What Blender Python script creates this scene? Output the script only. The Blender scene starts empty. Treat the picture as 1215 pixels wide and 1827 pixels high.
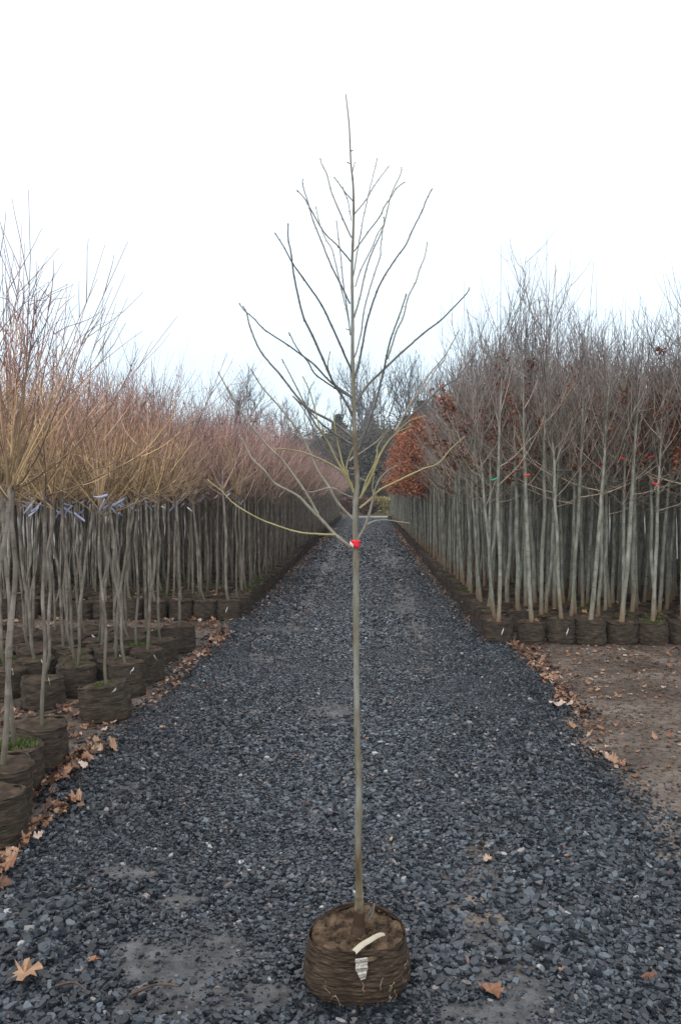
import bpy, math, random
import numpy as np
from mathutils import Vector
rng = np.random.default_rng(11); random.seed(5)
S = bpy.context.scene
R = math.radians
# ------------------------------------------------------------------ camera
CAMZ = 1.75; F = 1400.0; CX, CY = 607.5, 913.5; PITCH = R(1.37)
cam_d = bpy.data.cameras.new('camera'); cam = bpy.data.objects.new('camera', cam_d)
S.collection.objects.link(cam); S.camera = cam
cam.location = (0, 0, CAMZ); cam.rotation_euler = (R(90) - PITCH, 0, 0)
cam_d.sensor_fit = 'VERTICAL'; cam_d.sensor_height = 23.6; cam_d.lens = 23.6 * F / 1827
cam_d.clip_start = 0.05; cam_d.clip_end = 3000
# ------------------------------------------------------------------ world
SUN_EL, SUN_AZ = R(55), R(200)
W = bpy.data.worlds.new('World'); S.world = W; W.use_nodes = True
nt = W.node_tree; nt.nodes.clear()
def nn(t, kind, **kw):
    n = t.nodes.new(kind)
    for k, v in kw.items():
        if hasattr(n, k): setattr(n, k, v)
        else: n.inputs[k.replace('_', ' ')].default_value = v
    return n
def ramp(t, stops, interp='LINEAR'):
    n = t.nodes.new('ShaderNodeValToRGB'); cr = n.color_ramp; cr.interpolation = interp
    while len(cr.elements) > 1: cr.elements.remove(cr.elements[-1])
    for i, (p, c) in enumerate(stops):
        e = cr.elements[0] if i == 0 else cr.elements.new(p)
        e.position = p; e.color = (*c, 1) if len(c) == 3 else c
    return n
sky = nt.nodes.new('ShaderNodeTexSky'); sky.sky_type = 'NISHITA'; sky.sun_disc = False
sky.sun_elevation = SUN_EL; sky.sun_rotation = SUN_AZ
bg1 = nt.nodes.new('ShaderNodeBackground'); bg1.inputs['Strength'].default_value = 0.06
nt.links.new(sky.outputs[0], bg1.inputs['Color'])
tc = nt.nodes.new('ShaderNodeTexCoord'); sp = nt.nodes.new('ShaderNodeSeparateXYZ')
nt.links.new(tc.outputs['Generated'], sp.inputs[0])
nz = nn(nt, 'ShaderNodeTexNoise', Scale=2.2, Detail=4.0)
nt.links.new(tc.outputs['Generated'], nz.inputs['Vector'])
ma = nn(nt, 'ShaderNodeMath', operation='MULTIPLY_ADD'); ma.inputs[1].default_value = 0.22; 
nt.links.new(nz.outputs['Fac'], ma.inputs[0]); nt.links.new(sp.outputs['Z'], ma.inputs[2])
rp = ramp(nt, [(0.08, (.56, .67, .73)), (0.24, (.68, .79, .845)), (0.36, (.79, .865, .895)), (0.50, (.93, .95, .96)), (.62, (1, 1, 1))])
nt.links.new(ma.outputs[0], rp.inputs[0])
bg2 = nt.nodes.new('ShaderNodeBackground'); bg2.inputs['Strength'].default_value = 1.10
nt.links.new(rp.outputs[0], bg2.inputs['Color'])
ad = nt.nodes.new('ShaderNodeAddShader'); wo = nt.nodes.new('ShaderNodeOutputWorld')
nt.links.new(bg1.outputs[0], ad.inputs[0]); nt.links.new(bg2.outputs[0], ad.inputs[1]); nt.links.new(ad.outputs[0], wo.inputs[0])
# ------------------------------------------------------------------ sun
sd = bpy.data.lights.new('sun', 'SUN'); sd.energy = 1.0; sd.angle = R(25); sd.color = (1, .97, .93)
sun = bpy.data.objects.new('sun', sd); S.collection.objects.link(sun)
sdir = Vector((math.sin(SUN_AZ) * math.cos(SUN_EL), math.cos(SUN_AZ) * math.cos(SUN_EL), math.sin(SUN_EL)))
sun.rotation_euler = sdir.to_track_quat('Z', 'Y').to_euler()
S.view_settings.view_transform = 'Standard'; S.view_settings.look = 'None'
S.view_settings.exposure = 0.14; S.view_settings.gamma = 1.0
S.cycles.max_bounces = 5; S.cycles.diffuse_bounces = 3
# ------------------------------------------------------------------ maths helpers
def pix(px, py, D):
    """point on the ray through photo pixel at forward distance D"""
    x = (px - CX) / F; y = -(py - CY) / F
    c, s = math.cos(PITCH), math.sin(PITCH)
    d = np.array([x, c + y * s, -s + y * c]); t = D / d[1]
    return np.array([0, 0, CAMZ]) + d * t
def ground(px, py, z=0.0):
    x = (px - CX) / F; y = -(py - CY) / F
    c, s = math.cos(PITCH), math.sin(PITCH)
    d = np.array([x, c + y * s, -s + y * c]); t = (z - CAMZ) / d[2]
    return np.array([0, 0, CAMZ]) + d * t
TH = math.atan(47.5 / 1400)
def row(w, d, z=0.0):
    return np.array([w * math.cos(TH) + d * math.sin(TH), -w * math.sin(TH) + d * math.cos(TH), z])
def inv_row(x, y):
    return x * math.cos(TH) - y * math.sin(TH), x * math.sin(TH) + y * math.cos(TH)
def hsh(i, j, s):
    v = np.sin(i * 127.1 + j * 311.7 + s * 74.7) * 43758.5453
    return v - np.floor(v)
def vn(x, y, s=0):
    x = np.asarray(x, float); y = np.asarray(y, float)
    i = np.floor(x); j = np.floor(y); u = x - i; v = y - j
    u = u * u * (3 - 2 * u); v = v * v * (3 - 2 * v)
    return (hsh(i, j, s) * (1 - u) + hsh(i + 1, j, s) * u) * (1 - v) + (hsh(i, j + 1, s) * (1 - u) + hsh(i + 1, j + 1, s) * u) * v
def fbm(x, y, s=0, o=3):
    r = 0; a = .5; t = 0
    for k in range(o): r = r + a * vn(x * 2 ** k, y * 2 ** k, s + k); t += a; a *= .5
    return r / t
# ------------------------------------------------------------------ mesh helpers
class Geo:
    """collects vertices and faces (with material index and one random value per face)"""
    def __init__(s): s.v = []; s.f = []; s.n = 0
    def add(s, verts, faces, mi=0, rnd=None):
        verts = np.asarray(verts, float).reshape(-1, 3); faces = np.asarray(faces, int)
        s.v.append(verts); s.f.append((faces + s.n, np.full(len(faces), mi), np.zeros(len(faces)) if rnd is None else np.asarray(rnd))); s.n += len(verts)
    def extend(s, g, M=None, off=(0, 0, 0), mi=None):
        v, fs = g.arrays()
        if M is not None: v = v @ np.asarray(M).T
        b = s.n; s.v.append(v + np.asarray(off)); s.n += len(v)
        for f, m, r in fs: s.f.append((f + b, m if mi is None else np.full(len(f), mi), r))
    def arrays(s):
        if len(s.v) > 1: s.v = [np.concatenate(s.v)]
        return s.v[0], s.f
def mesh_of(name, g, mats, smooth=True, rnd=False):
    v, fs = g.arrays(); me = bpy.data.meshes.new(name)
    me.vertices.add(len(v)); me.vertices.foreach_set('co', v.astype(np.float32).ravel())
    loops = np.concatenate([f.ravel() for f, _, _ in fs])
    sizes = np.concatenate([np.full(len(f), f.shape[1]) for f, _, _ in fs])
    starts = np.concatenate([[0], np.cumsum(sizes)[:-1]])
    me.loops.add(len(loops)); me.loops.foreach_set('vertex_index', loops.astype(np.int32))
    me.polygons.add(len(sizes)); me.polygons.foreach_set('loop_start', starts.astype(np.int32))
    me.polygons.foreach_set('material_index', np.concatenate([m for _, m, _ in fs]).astype(np.int32))
    me.update(calc_edges=True)
    me.polygons.foreach_set('use_smooth', np.full(len(sizes), smooth))
    if rnd:
        a = me.attributes.new('rnd', 'FLOAT', 'FACE'); a.data.foreach_set('value', np.concatenate([r for _, _, r in fs]).astype(np.float32))
    for m in (mats if isinstance(mats, (list, tuple)) else [mats]): me.materials.append(m)
    return me
def link(name, me, parent=None, loc=(0, 0, 0)):
    o = bpy.data.objects.new(name, me); S.collection.objects.link(o)
    if parent is not None: o.parent = parent
    o.location = loc; return o
def tag(o, label=None, cat=None, group=None, kind=None):
    if label: o['label'] = label
    if cat: o['category'] = cat
    if group: o['group'] = group
    if kind: o['kind'] = kind
    return o
def empty(name, loc, label, cat, group=None, rz=0, rx=0, ry=0):
    o = bpy.data.objects.new(name, None); S.collection.objects.link(o)
    o.location = loc; o.rotation_euler = (rx, ry, rz); o.empty_display_size = .1
    return tag(o, label, cat, group)
def tubes(P, Rr, k=5, cap=True, g=None, mi=0, rnd=None):
    """P (M,N,3) polylines, Rr (M,N) radii -> tubes"""
    P = np.asarray(P, float); Rr = np.asarray(Rr, float)
    if P.ndim == 2: P = P[None]; Rr = Rr[None]
    M, N, _ = P.shape
    T = np.gradient(P, axis=1); T /= np.linalg.norm(T, axis=2, keepdims=True) + 1e-9
    mt = np.abs(T.mean(axis=1)); ref = np.eye(3)[np.argmin(mt, axis=1)]
    U = np.cross(T, ref[:, None, :]); U /= np.linalg.norm(U, axis=2, keepdims=True) + 1e-9
    V = np.cross(T, U); a = np.arange(k) * 2 * np.pi / k
    ring = P[:, :, None, :] + Rr[:, :, None, None] * (np.cos(a)[None, None, :, None] * U[:, :, None, :] + np.sin(a)[None, None, :, None] * V[:, :, None, :])
    verts = ring.reshape(-1, 3)
    m = np.arange(M)[:, None, None] * N * k; i = np.arange(N - 1)[None, :, None] * k; j = np.arange(k)[None, None, :]; j2 = (j + 1) % k
    f = np.stack([m + i + j, m + i + j2, m + i + k + j2, m + i + k + j], -1).reshape(-1, 4)
    rv = rng.uniform(0, 1, M) if rnd is None else rnd
    g = g or Geo(); b = g.n; g.add(verts, f, mi, np.repeat(rv, (N - 1) * k))
    if cap:
        e = (np.arange(M)[:, None] * N * k + (N - 1) * k + np.arange(k)[None, :]) + b
        g.f.append((e, np.full(M, mi), rv))
    return g
def resample(pts, n):
    pts = np.asarray(pts, float)
    if len(pts) == 2: t = np.linspace(0, 1, n)[:, None]; return pts[0] * (1 - t) + pts[1] * t
    P = np.vstack([2 * pts[0] - pts[1], pts, 2 * pts[-1] - pts[-2]]); out = []
    for u in np.linspace(0, len(pts) - 1 - 1e-6, n):
        i = int(u); t = u - i; a, b, c, d = P[i:i + 4]
        out.append(.5 * (2 * b + (c - a) * t + (2 * a - 5 * b + 4 * c - d) * t * t + (3 * b - a - 3 * c + d) * t ** 3))
    return np.array(out)
def grid(xs, ys, zf):
    X, Y = np.meshgrid(xs, ys); Z = zf(X, Y); v = np.stack([X, Y, Z], -1).reshape(-1, 3)
    nx, ny = len(xs), len(ys); i = np.arange(ny - 1)[:, None] * nx + np.arange(nx - 1)[None, :]; i = i.ravel()
    return v, np.stack([i, i + 1, i + nx + 1, i + nx], -1)
# ------------------------------------------------------------------ materials
def mat(name, rough=.7, spec=.3):
    m = bpy.data.materials.new(name); m.use_nodes = True; t = m.node_tree
    b = t.nodes['Principled BSDF']; b.inputs['Roughness'].default_value = rough; b.inputs['Specular IOR Level'].default_value = spec
    return m, t, b
def L(t, a, b): t.links.new(a, b)
def coords(t, scale=(1, 1, 1), kind='pos'):
    if kind == 'pos': src = t.nodes.new('ShaderNodeNewGeometry').outputs['Position']
    else: src = t.nodes.new('ShaderNodeTexCoord').outputs['Object']
    mp = t.nodes.new('ShaderNodeMapping'); mp.inputs['Scale'].default_value = scale; L(t, src, mp.inputs[0]); return mp.outputs[0]
def noise(t, vec, scale, detail=4, rough=.55):
    n = nn(t, 'ShaderNodeTexNoise', Scale=scale, Detail=detail, Roughness=rough); L(t, vec, n.inputs['Vector']); return n.outputs['Fac']
def bump(t, b, h, strength=.5, dist=.01):
    n = nn(t, 'ShaderNodeBump', Strength=strength, Distance=dist); L(t, h, n.inputs['Height']); L(t, n.outputs[0], b.inputs['Normal']); return n
def noisy(name, stops, scale=6, rough=.7, spec=.3, stretch=(1, 1, 1), kind='obj', bmp=0, bscale=60, bdist=.003, detail=5):
    m, t, b = mat(name, rough, spec); c = coords(t, stretch, kind); n = noise(t, c, scale, detail)
    r = ramp(t, stops); L(t, n, r.inputs[0]); L(t, r.outputs[0], b.inputs['Base Color'])
    if bmp: bump(t, b, noise(t, c, bscale, 4), bmp, bdist)
    return m
def rnd_mat(name, stops, rough=.6, spec=.3, sheen=0):
    m, t, b = mat(name, rough, spec); a = t.nodes.new('ShaderNodeAttribute'); a.attribute_name = 'rnd'
    r = ramp(t, stops); L(t, a.outputs['Fac'], r.inputs[0])
    c = coords(t); n = noise(t, c, 70, 3); mx = nn(t, 'ShaderNodeMix', data_type='RGBA', blend_type='MULTIPLY'); mx.inputs[0].default_value = .6
    r2 = ramp(t, [(.3, (.55, .5, .45)), (.7, (1, 1, 1))]); L(t, n, r2.inputs[0])
    L(t, r.outputs[0], mx.inputs[6]); L(t, r2.outputs[0], mx.inputs[7]); L(t, mx.outputs[2], b.inputs['Base Color'])
    return m
def twig_mat(name, low, high, z0, z1, rough=.55):
    """bark colour turns from old wood low in the crown to this year's shoots at the top"""
    m, t, b = mat(name, rough, .35); g = t.nodes.new('ShaderNodeNewGeometry'); s = t.nodes.new('ShaderNodeSeparateXYZ'); L(t, g.outputs['Position'], s.inputs[0])
    c = coords(t); n = noise(t, c, 3.0, 3)
    ad = nn(t, 'ShaderNodeMath', operation='MULTIPLY_ADD'); ad.inputs[1].default_value = 1.6; L(t, n, ad.inputs[0]); L(t, s.outputs['Z'], ad.inputs[2])
    mr = nn(t, 'ShaderNodeMapRange'); mr.inputs['From Min'].default_value = z0 + .8; mr.inputs['From Max'].default_value = z1 + .8; L(t, ad.outputs[0], mr.inputs[0])
    r = ramp(t, [(0, low[0]), (.35, low[1]), (.75, high[0]), (1, high[1])]); L(t, mr.outputs[0], r.inputs[0])
    a = t.nodes.new('ShaderNodeAttribute'); a.attribute_name = 'rnd'; r5 = ramp(t, [(0, (.40, .38, .38)), (.5, (.95, .92, .92)), (.8, (1.4, 1.35, 1.3)), (1, (2.2, 2.1, 1.9))]); L(t, a.outputs['Fac'], r5.inputs[0])
    mx = nn(t, 'ShaderNodeMix', data_type='RGBA', blend_type='MULTIPLY'); mx.inputs[0].default_value = 1; L(t, r.outputs[0], mx.inputs[6]); L(t, r5.outputs[0], mx.inputs[7]); L(t, mx.outputs[2], b.inputs['Base Color'])
    return m
def bark(name, base, dark, light, scar=.5, low=None):
    m, t, b = mat(name, .62, .3)
    c = coords(t, (14, 14, 5), 'obj'); n = noise(t, c, 1.6, 5)
    r = ramp(t, [(.3, dark), (.5, base), (.72, light)]); L(t, n, r.inputs[0])
    c2 = coords(t, (6, 6, 42), 'obj'); n2 = noise(t, c2, 1.0, 2); r2 = ramp(t, [(.30, (.35, .33, .3)), (.39, (1, 1, 1))]); L(t, n2, r2.inputs[0])
    mx = nn(t, 'ShaderNodeMix', data_type='RGBA', blend_type='MULTIPLY'); mx.inputs[0].default_value = scar
    L(t, r.outputs[0], mx.inputs[6]); L(t, r2.outputs[0], mx.inputs[7]); out = mx.outputs[2]
    if low:   # stained foot of the trunk
        g = t.nodes.new('ShaderNodeNewGeometry'); s = t.nodes.new('ShaderNodeSeparateXYZ'); L(t, g.outputs['Position'], s.inputs[0])
        ad = nn(t, 'ShaderNodeMath', operation='MULTIPLY_ADD'); ad.inputs[1].default_value = .5; L(t, noise(t, coords(t), 2.2, 2), ad.inputs[0]); L(t, s.outputs['Z'], ad.inputs[2])
        mr = nn(t, 'ShaderNodeMapRange'); mr.inputs['From Min'].default_value = .42; mr.inputs['From Max'].default_value = .85; L(t, ad.outputs[0], mr.inputs[0])
        m2 = nn(t, 'ShaderNodeMix', data_type='RGBA'); L(t, mr.outputs[0], m2.inputs[0]); m2.inputs[6].default_value = (*low, 1); L(t, out, m2.inputs[7]); out = m2.outputs[2]
    L(t, out, b.inputs['Base Color']); bump(t, b, n, .5, .004)
    return m
M = {}
M['trunk_r'] = bark('grey olive bark', (.24, .235, .19), (.12, .115, .085), (.37, .37, .31), .75, (.20, .12, .055))
M['trunk_l'] = bark('brown grey bark', (.20, .17, .135), (.10, .075, .055), (.34, .30, .25), .6, (.11, .10, .06))
M['twig_r'] = twig_mat('grey brown twigs', [(.27, .235, .185), (.28, .235, .195)], [(.245, .205, .185), (.185, .16, .155)], 1.9, 3.6)
M['twig_amber'] = twig_mat('amber twigs', [(.36, .26, .14), (.44, .30, .18)], [(.40, .245, .19), (.26, .165, .17)], 1.7, 2.8)
M['twig_mauve'] = twig_mat('mauve twigs', [(.35, .26, .205), (.42, .29, .235)], [(.37, .235, .21), (.25, .175, .18)], 1.7, 3.1)
M['leaf_rust'] = rnd_mat('rust leaves', [(0, (.16, .045, .022)), (.4, (.36, .10, .035)), (.8, (.58, .20, .075)), (1, (.6, .32, .16))], .55)
M['leaf_brown'] = rnd_mat('dull red brown leaves', [(0, (.09, .032, .02)), (.5, (.20, .065, .032)), (.85, (.34, .12, .055)), (1, (.40, .20, .11))], .6)
M['leaf_ground'] = rnd_mat('fallen leaves', [(0, (.06, .03, .02)), (.35, (.16, .07, .035)), (.65, (.31, .15, .08)), (.88, (.42, .27, .16)), (1, (.58, .46, .38))], .45, .45)
M['soil'] = noisy('wet potting soil', [(.3, (.022, .015, .010)), (.5, (.055, .038, .025)), (.7, (.10, .07, .045))], 14, .85, .2, bmp=.9, bscale=50, bdist=.01)
M['soil_main'] = noisy('brown sandy soil', [(.34, (.022, .014, .009)), (.46, (.075, .048, .028)), (.66, (.145, .098, .058))], 24, .85, .2, bmp=.9, bscale=70, bdist=.008)
M['moss'] = rnd_mat('moss and weeds', [(0, (.03, .05, .012)), (.5, (.07, .12, .02)), (1, (.14, .17, .04))], .8)
def bag_mat(name, a, b_, c_, st=(11, 11, 100), bs=.9):
    m, t, b = mat(name, .8, .18); c = coords(t, st, 'obj'); n = noise(t, c, 1.2, 6, .7)
    c3 = coords(t, (1, 1, 1), 'obj'); n3 = noise(t, c3, 13, 5)
    r = ramp(t, [(.32, a), (.52, b_), (.78, c_)]); L(t, n, r.inputs[0])
    r3 = ramp(t, [(.35, (.55, .6, .6)), (.65, (1, 1, 1))]); L(t, n3, r3.inputs[0])
    mx = nn(t, 'ShaderNodeMix', data_type='RGBA', blend_type='MULTIPLY'); mx.inputs[0].default_value = .8
    L(t, r.outputs[0], mx.inputs[6]); L(t, r3.outputs[0], mx.inputs[7]); L(t, mx.outputs[2], b.inputs['Base Color']); bump(t, b, n, bs, .006); return m
M['bag'] = bag_mat('brown woven grow bag', (.018, .013, .009), (.072, .053, .038), (.19, .14, .10))
M['bag_main'] = bag_mat('brown woven root bag', (.018, .012, .008), (.072, .047, .031), (.17, .115, .075), (17, 17, 130), .8)
M['root'] = noisy('pale roots', [(.3, (.20, .13, .08)), (.7, (.5, .4, .28))], 30)
def plain(name, c, rough=.5, spec=.4):
    return noisy(name, [(.2, tuple(x * .8 for x in c)), (.8, tuple(min(1, x * 1.12) for x in c))], 25, rough, spec)
M['tape_red'] = plain('red tape', (.80, .02, .035), .35); M['tape_orange'] = plain('orange tape', (.85, .10, .03), .4)
M['tape_green'] = plain('green tape', (.02, .32, .19), .4); M['tag_white'] = plain('white tag', (.66, .65, .62), .5); M['tag_blue'] = plain('pale blue tag', (.38, .41, .56), .45)
m, t, b = mat('printed white tag', .5, .4)
c = coords(t, (1, 1, 1), 'obj'); wv = nn(t, 'ShaderNodeTexWave', Scale=34.0, Distortion=5.0, Detail=2.0, Detail_Scale=5.0); wv.bands_direction = 'Z'; L(t, c, wv.inputs['Vector'])
r = ramp(t, [(.18, (.20, .18, .15)), (.42, (.47, .43, .36))]); L(t, wv.outputs[0], r.inputs[0]); L(t, r.outputs[0], b.inputs['Base Color']); M['tag_print'] = m
# ground: wet brown mud
m, t, b = mat('wet brown mud', .5, .35); c = coords(t); n1 = noise(t, c, 1.7, 7, .6); n2 = noise(t, c, 26, 6, .7); n3 = noise(t, coords(t, (1, 2.6, 1)), 7, 5)
r = ramp(t, [(.34, (.065, .048, .037)), (.5, (.125, .097, .077)), (.64, (.20, .165, .138))]); L(t, n1, r.inputs[0])
r2 = ramp(t, [(.36, (.35, .3, .27)), (.52, (1, 1, 1)), (.75, (1.25, 1.2, 1.15))]); L(t, n2, r2.inputs[0])
mx = nn(t, 'ShaderNodeMix', data_type='RGBA', blend_type='MULTIPLY'); mx.inputs[0].default_value = .8; L(t, r.outputs[0], mx.inputs[6]); L(t, r2.outputs[0], mx.inputs[7]); L(t, mx.outputs[2], b.inputs['Base Color'])
rr = ramp(t, [(.38, (.22, .22, .22)), (.58, (.80, .80, .80))]); L(t, n3, rr.inputs[0]); L(t, rr.outputs[0], b.inputs['Roughness'])
bb = bump(t, b, n2, .7, .012); bb2 = nn(t, 'ShaderNodeBump', Strength=.6, Distance=.03); L(t, n3, bb2.inputs['Height']); L(t, bb2.outputs[0], bb.inputs['Normal']); M['mud'] = m
# road: slate chips, smooth wet mud with painted-in pale sheen where attribute says so
m, t, b = mat('wet slate gravel', .35, .5); c = coords(t)
vo = nn(t, 'ShaderNodeTexVoronoi', Scale=42.0, Randomness=1.0); L(t, c, vo.inputs['Vector'])
sv = t.nodes.new('ShaderNodeSeparateColor'); L(t, vo.outputs['Color'], sv.inputs[0])
r = ramp(t, [(0, (.010, .012, .015)), (.5, (.030, .035, .042)), (.85, (.07, .08, .09)), (1, (.2, .2, .2))]); L(t, sv.outputs[0], r.inputs[0])
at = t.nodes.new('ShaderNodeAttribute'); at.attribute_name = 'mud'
n1 = noise(t, c, 9, 6, .65); rm = ramp(t, [(.3, (.04, .038, .036)), (.5, (.10, .098, .096)), (.7, (.18, .18, .185))]); L(t, n1, rm.inputs[0])  # mud colour raised paler to stand in for sky sheen
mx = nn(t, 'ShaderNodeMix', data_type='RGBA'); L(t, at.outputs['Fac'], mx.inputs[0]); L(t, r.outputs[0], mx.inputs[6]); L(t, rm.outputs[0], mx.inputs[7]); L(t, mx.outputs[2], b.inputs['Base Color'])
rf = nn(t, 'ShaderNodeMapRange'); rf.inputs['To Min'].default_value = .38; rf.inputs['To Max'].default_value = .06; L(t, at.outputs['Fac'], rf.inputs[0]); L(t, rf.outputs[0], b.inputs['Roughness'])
hm = nn(t, 'ShaderNodeMix'); L(t, at.outputs['Fac'], hm.inputs[0]); L(t, vo.outputs['Distance'], hm.inputs[2]); L(t, noise(t, c, 55, 6, .75), hm.inputs[3]); bump(t, b, hm.outputs[0], .85, .014); M['road'] = m
def stone_mat():
    m, t, b = mat('wet slate chips', .36, .6); a = t.nodes.new('ShaderNodeAttribute'); a.attribute_name = 'rnd'
    r = ramp(t, [(0, (.007, .009, .012)), (.35, (.017, .022, .028)), (.7, (.055, .067, .080)), (.9, (.115, .135, .155)), (.97, (.15, .11, .095)), (1, (.42, .42, .40))]); L(t, a.outputs['Fac'], r.inputs[0])
    c = coords(t); n = noise(t, c, 55, 4); r2 = ramp(t, [(.3, (.6, .6, .6)), (.7, (1.15, 1.15, 1.15))]); L(t, n, r2.inputs[0])
    mx = nn(t, 'ShaderNodeMix', data_type='RGBA', blend_type='MULTIPLY'); mx.inputs[0].default_value = 1; L(t, r.outputs[0], mx.inputs[6]); L(t, r2.outputs[0], mx.inputs[7]); L(t, mx.outputs[2], b.inputs['Base Color'])
    r3 = ramp(t, [(.35, (.08, .08, .08)), (.65, (.30, .30, .30))]); L(t, noise(t, c, 12, 2), r3.inputs[0]); L(t, r3.outputs[0], b.inputs['Roughness']); bump(t, b, noise(t, c, 160, 3), .35, .003)
    return m
M['stone'] = stone_mat()
# ------------------------------------------------------------------ ground and road
def zground(x, y):
    w, d = x * math.cos(TH) - y * math.sin(TH), x * math.sin(TH) + y * math.cos(TH)
    h = .022 * fbm(x * 1.3, y * 1.3, 3) + .026 * fbm(x * 6, y * 6, 5, 4)
    return np.where(d < 30, h, .02) - .012
def axis(a, b, st, lo, hi):
    c = list(np.arange(a, b, st)); s = st; x = b
    while x < hi: c.append(x); s *= 1.25; x += s
    c.append(hi); s = st; x = a - st
    while x > lo: c.insert(0, x); s *= 1.25; x -= s
    c.insert(0, lo); return np.array(c)
g = Geo(); v, f = grid(axis(-4.5, 4.6, .045, -300, 300), axis(2.0, 11.5, .045, -60, 400), zground); g.add(v, f)
tag(link('ground', mesh_of('ground', g, M['mud'])), kind='structure')
def edgeL(d): return -1.86 + .08 * (fbm(d * 5, 4.3, 29) - .5) * 2 + .18 * (fbm(d * .9, 7.7, 2) - .5) * 2 + .05 * np.sin(d * 2.3) + np.where(d < 4.3, .18, 0)
def edgeR(d): return 1.50 + .10 * (fbm(d * 5, 1.3, 19) - .5) * 2 + .26 * (fbm(d * .8, 3.3, 9) - .5) * 2 + .05 * np.sin(d * 3.1)
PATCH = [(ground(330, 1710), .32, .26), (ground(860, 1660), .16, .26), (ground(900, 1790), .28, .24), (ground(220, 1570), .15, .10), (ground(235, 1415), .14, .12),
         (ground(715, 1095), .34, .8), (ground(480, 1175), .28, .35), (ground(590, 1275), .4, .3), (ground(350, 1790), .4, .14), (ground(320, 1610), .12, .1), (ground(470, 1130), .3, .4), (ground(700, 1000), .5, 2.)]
def mud_sheen_mask(x, y):
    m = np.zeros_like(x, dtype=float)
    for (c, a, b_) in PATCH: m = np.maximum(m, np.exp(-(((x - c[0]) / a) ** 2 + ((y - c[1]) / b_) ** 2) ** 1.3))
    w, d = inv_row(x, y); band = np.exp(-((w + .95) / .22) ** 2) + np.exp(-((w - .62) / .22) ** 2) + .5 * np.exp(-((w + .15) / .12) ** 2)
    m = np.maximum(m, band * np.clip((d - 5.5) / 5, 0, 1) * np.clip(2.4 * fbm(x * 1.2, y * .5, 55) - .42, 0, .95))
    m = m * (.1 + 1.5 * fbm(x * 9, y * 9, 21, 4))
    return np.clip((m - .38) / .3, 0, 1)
def zroad(x, y, w, d):
    return .016 + .012 * fbm(x * 2.2, y * 2.2, 31) - .012 * np.exp(-((np.abs(w + .15) - .72) / .2) ** 2)
ds = np.concatenate([np.arange(1.2, 9, .03), np.arange(9, 22, .09), np.arange(22, 58.2, .5)]); ds = np.concatenate([[-4, -1, .2], ds])
us = np.linspace(0, 1, 90); D2, U2 = np.meshgrid(ds, us, indexing='ij'); W2 = edgeL(D2) * (1 - U2) + edgeR(D2) * U2
X2 = W2 * math.cos(TH) + D2 * math.sin(TH); Y2 = -W2 * math.sin(TH) + D2 * math.cos(TH)
edge = np.minimum(U2, 1 - U2); Z2 = zroad(X2, Y2, W2, D2) * np.clip(edge * 18, 0, 1) + (zground(X2, Y2) - .004) * (1 - np.clip(edge * 18, 0, 1)) + .006 * (np.clip(edge * 18, 0, 1))
g = Geo(); i = (np.arange(len(ds) - 1)[:, None] * 90 + np.arange(89)[None, :]).ravel(); g.add(np.stack([X2, Y2, Z2], -1).reshape(-1, 3), np.stack([i, i + 1, i + 91, i + 90], -1))
me = mesh_of('gravel_road', g, M['road']); a = me.attributes.new('mud', 'FLOAT', 'POINT'); a.data.foreach_set('value', mud_sheen_mask(X2, Y2).ravel().astype(np.float32))
tag(link('gravel_road', me), kind='structure')
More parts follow.
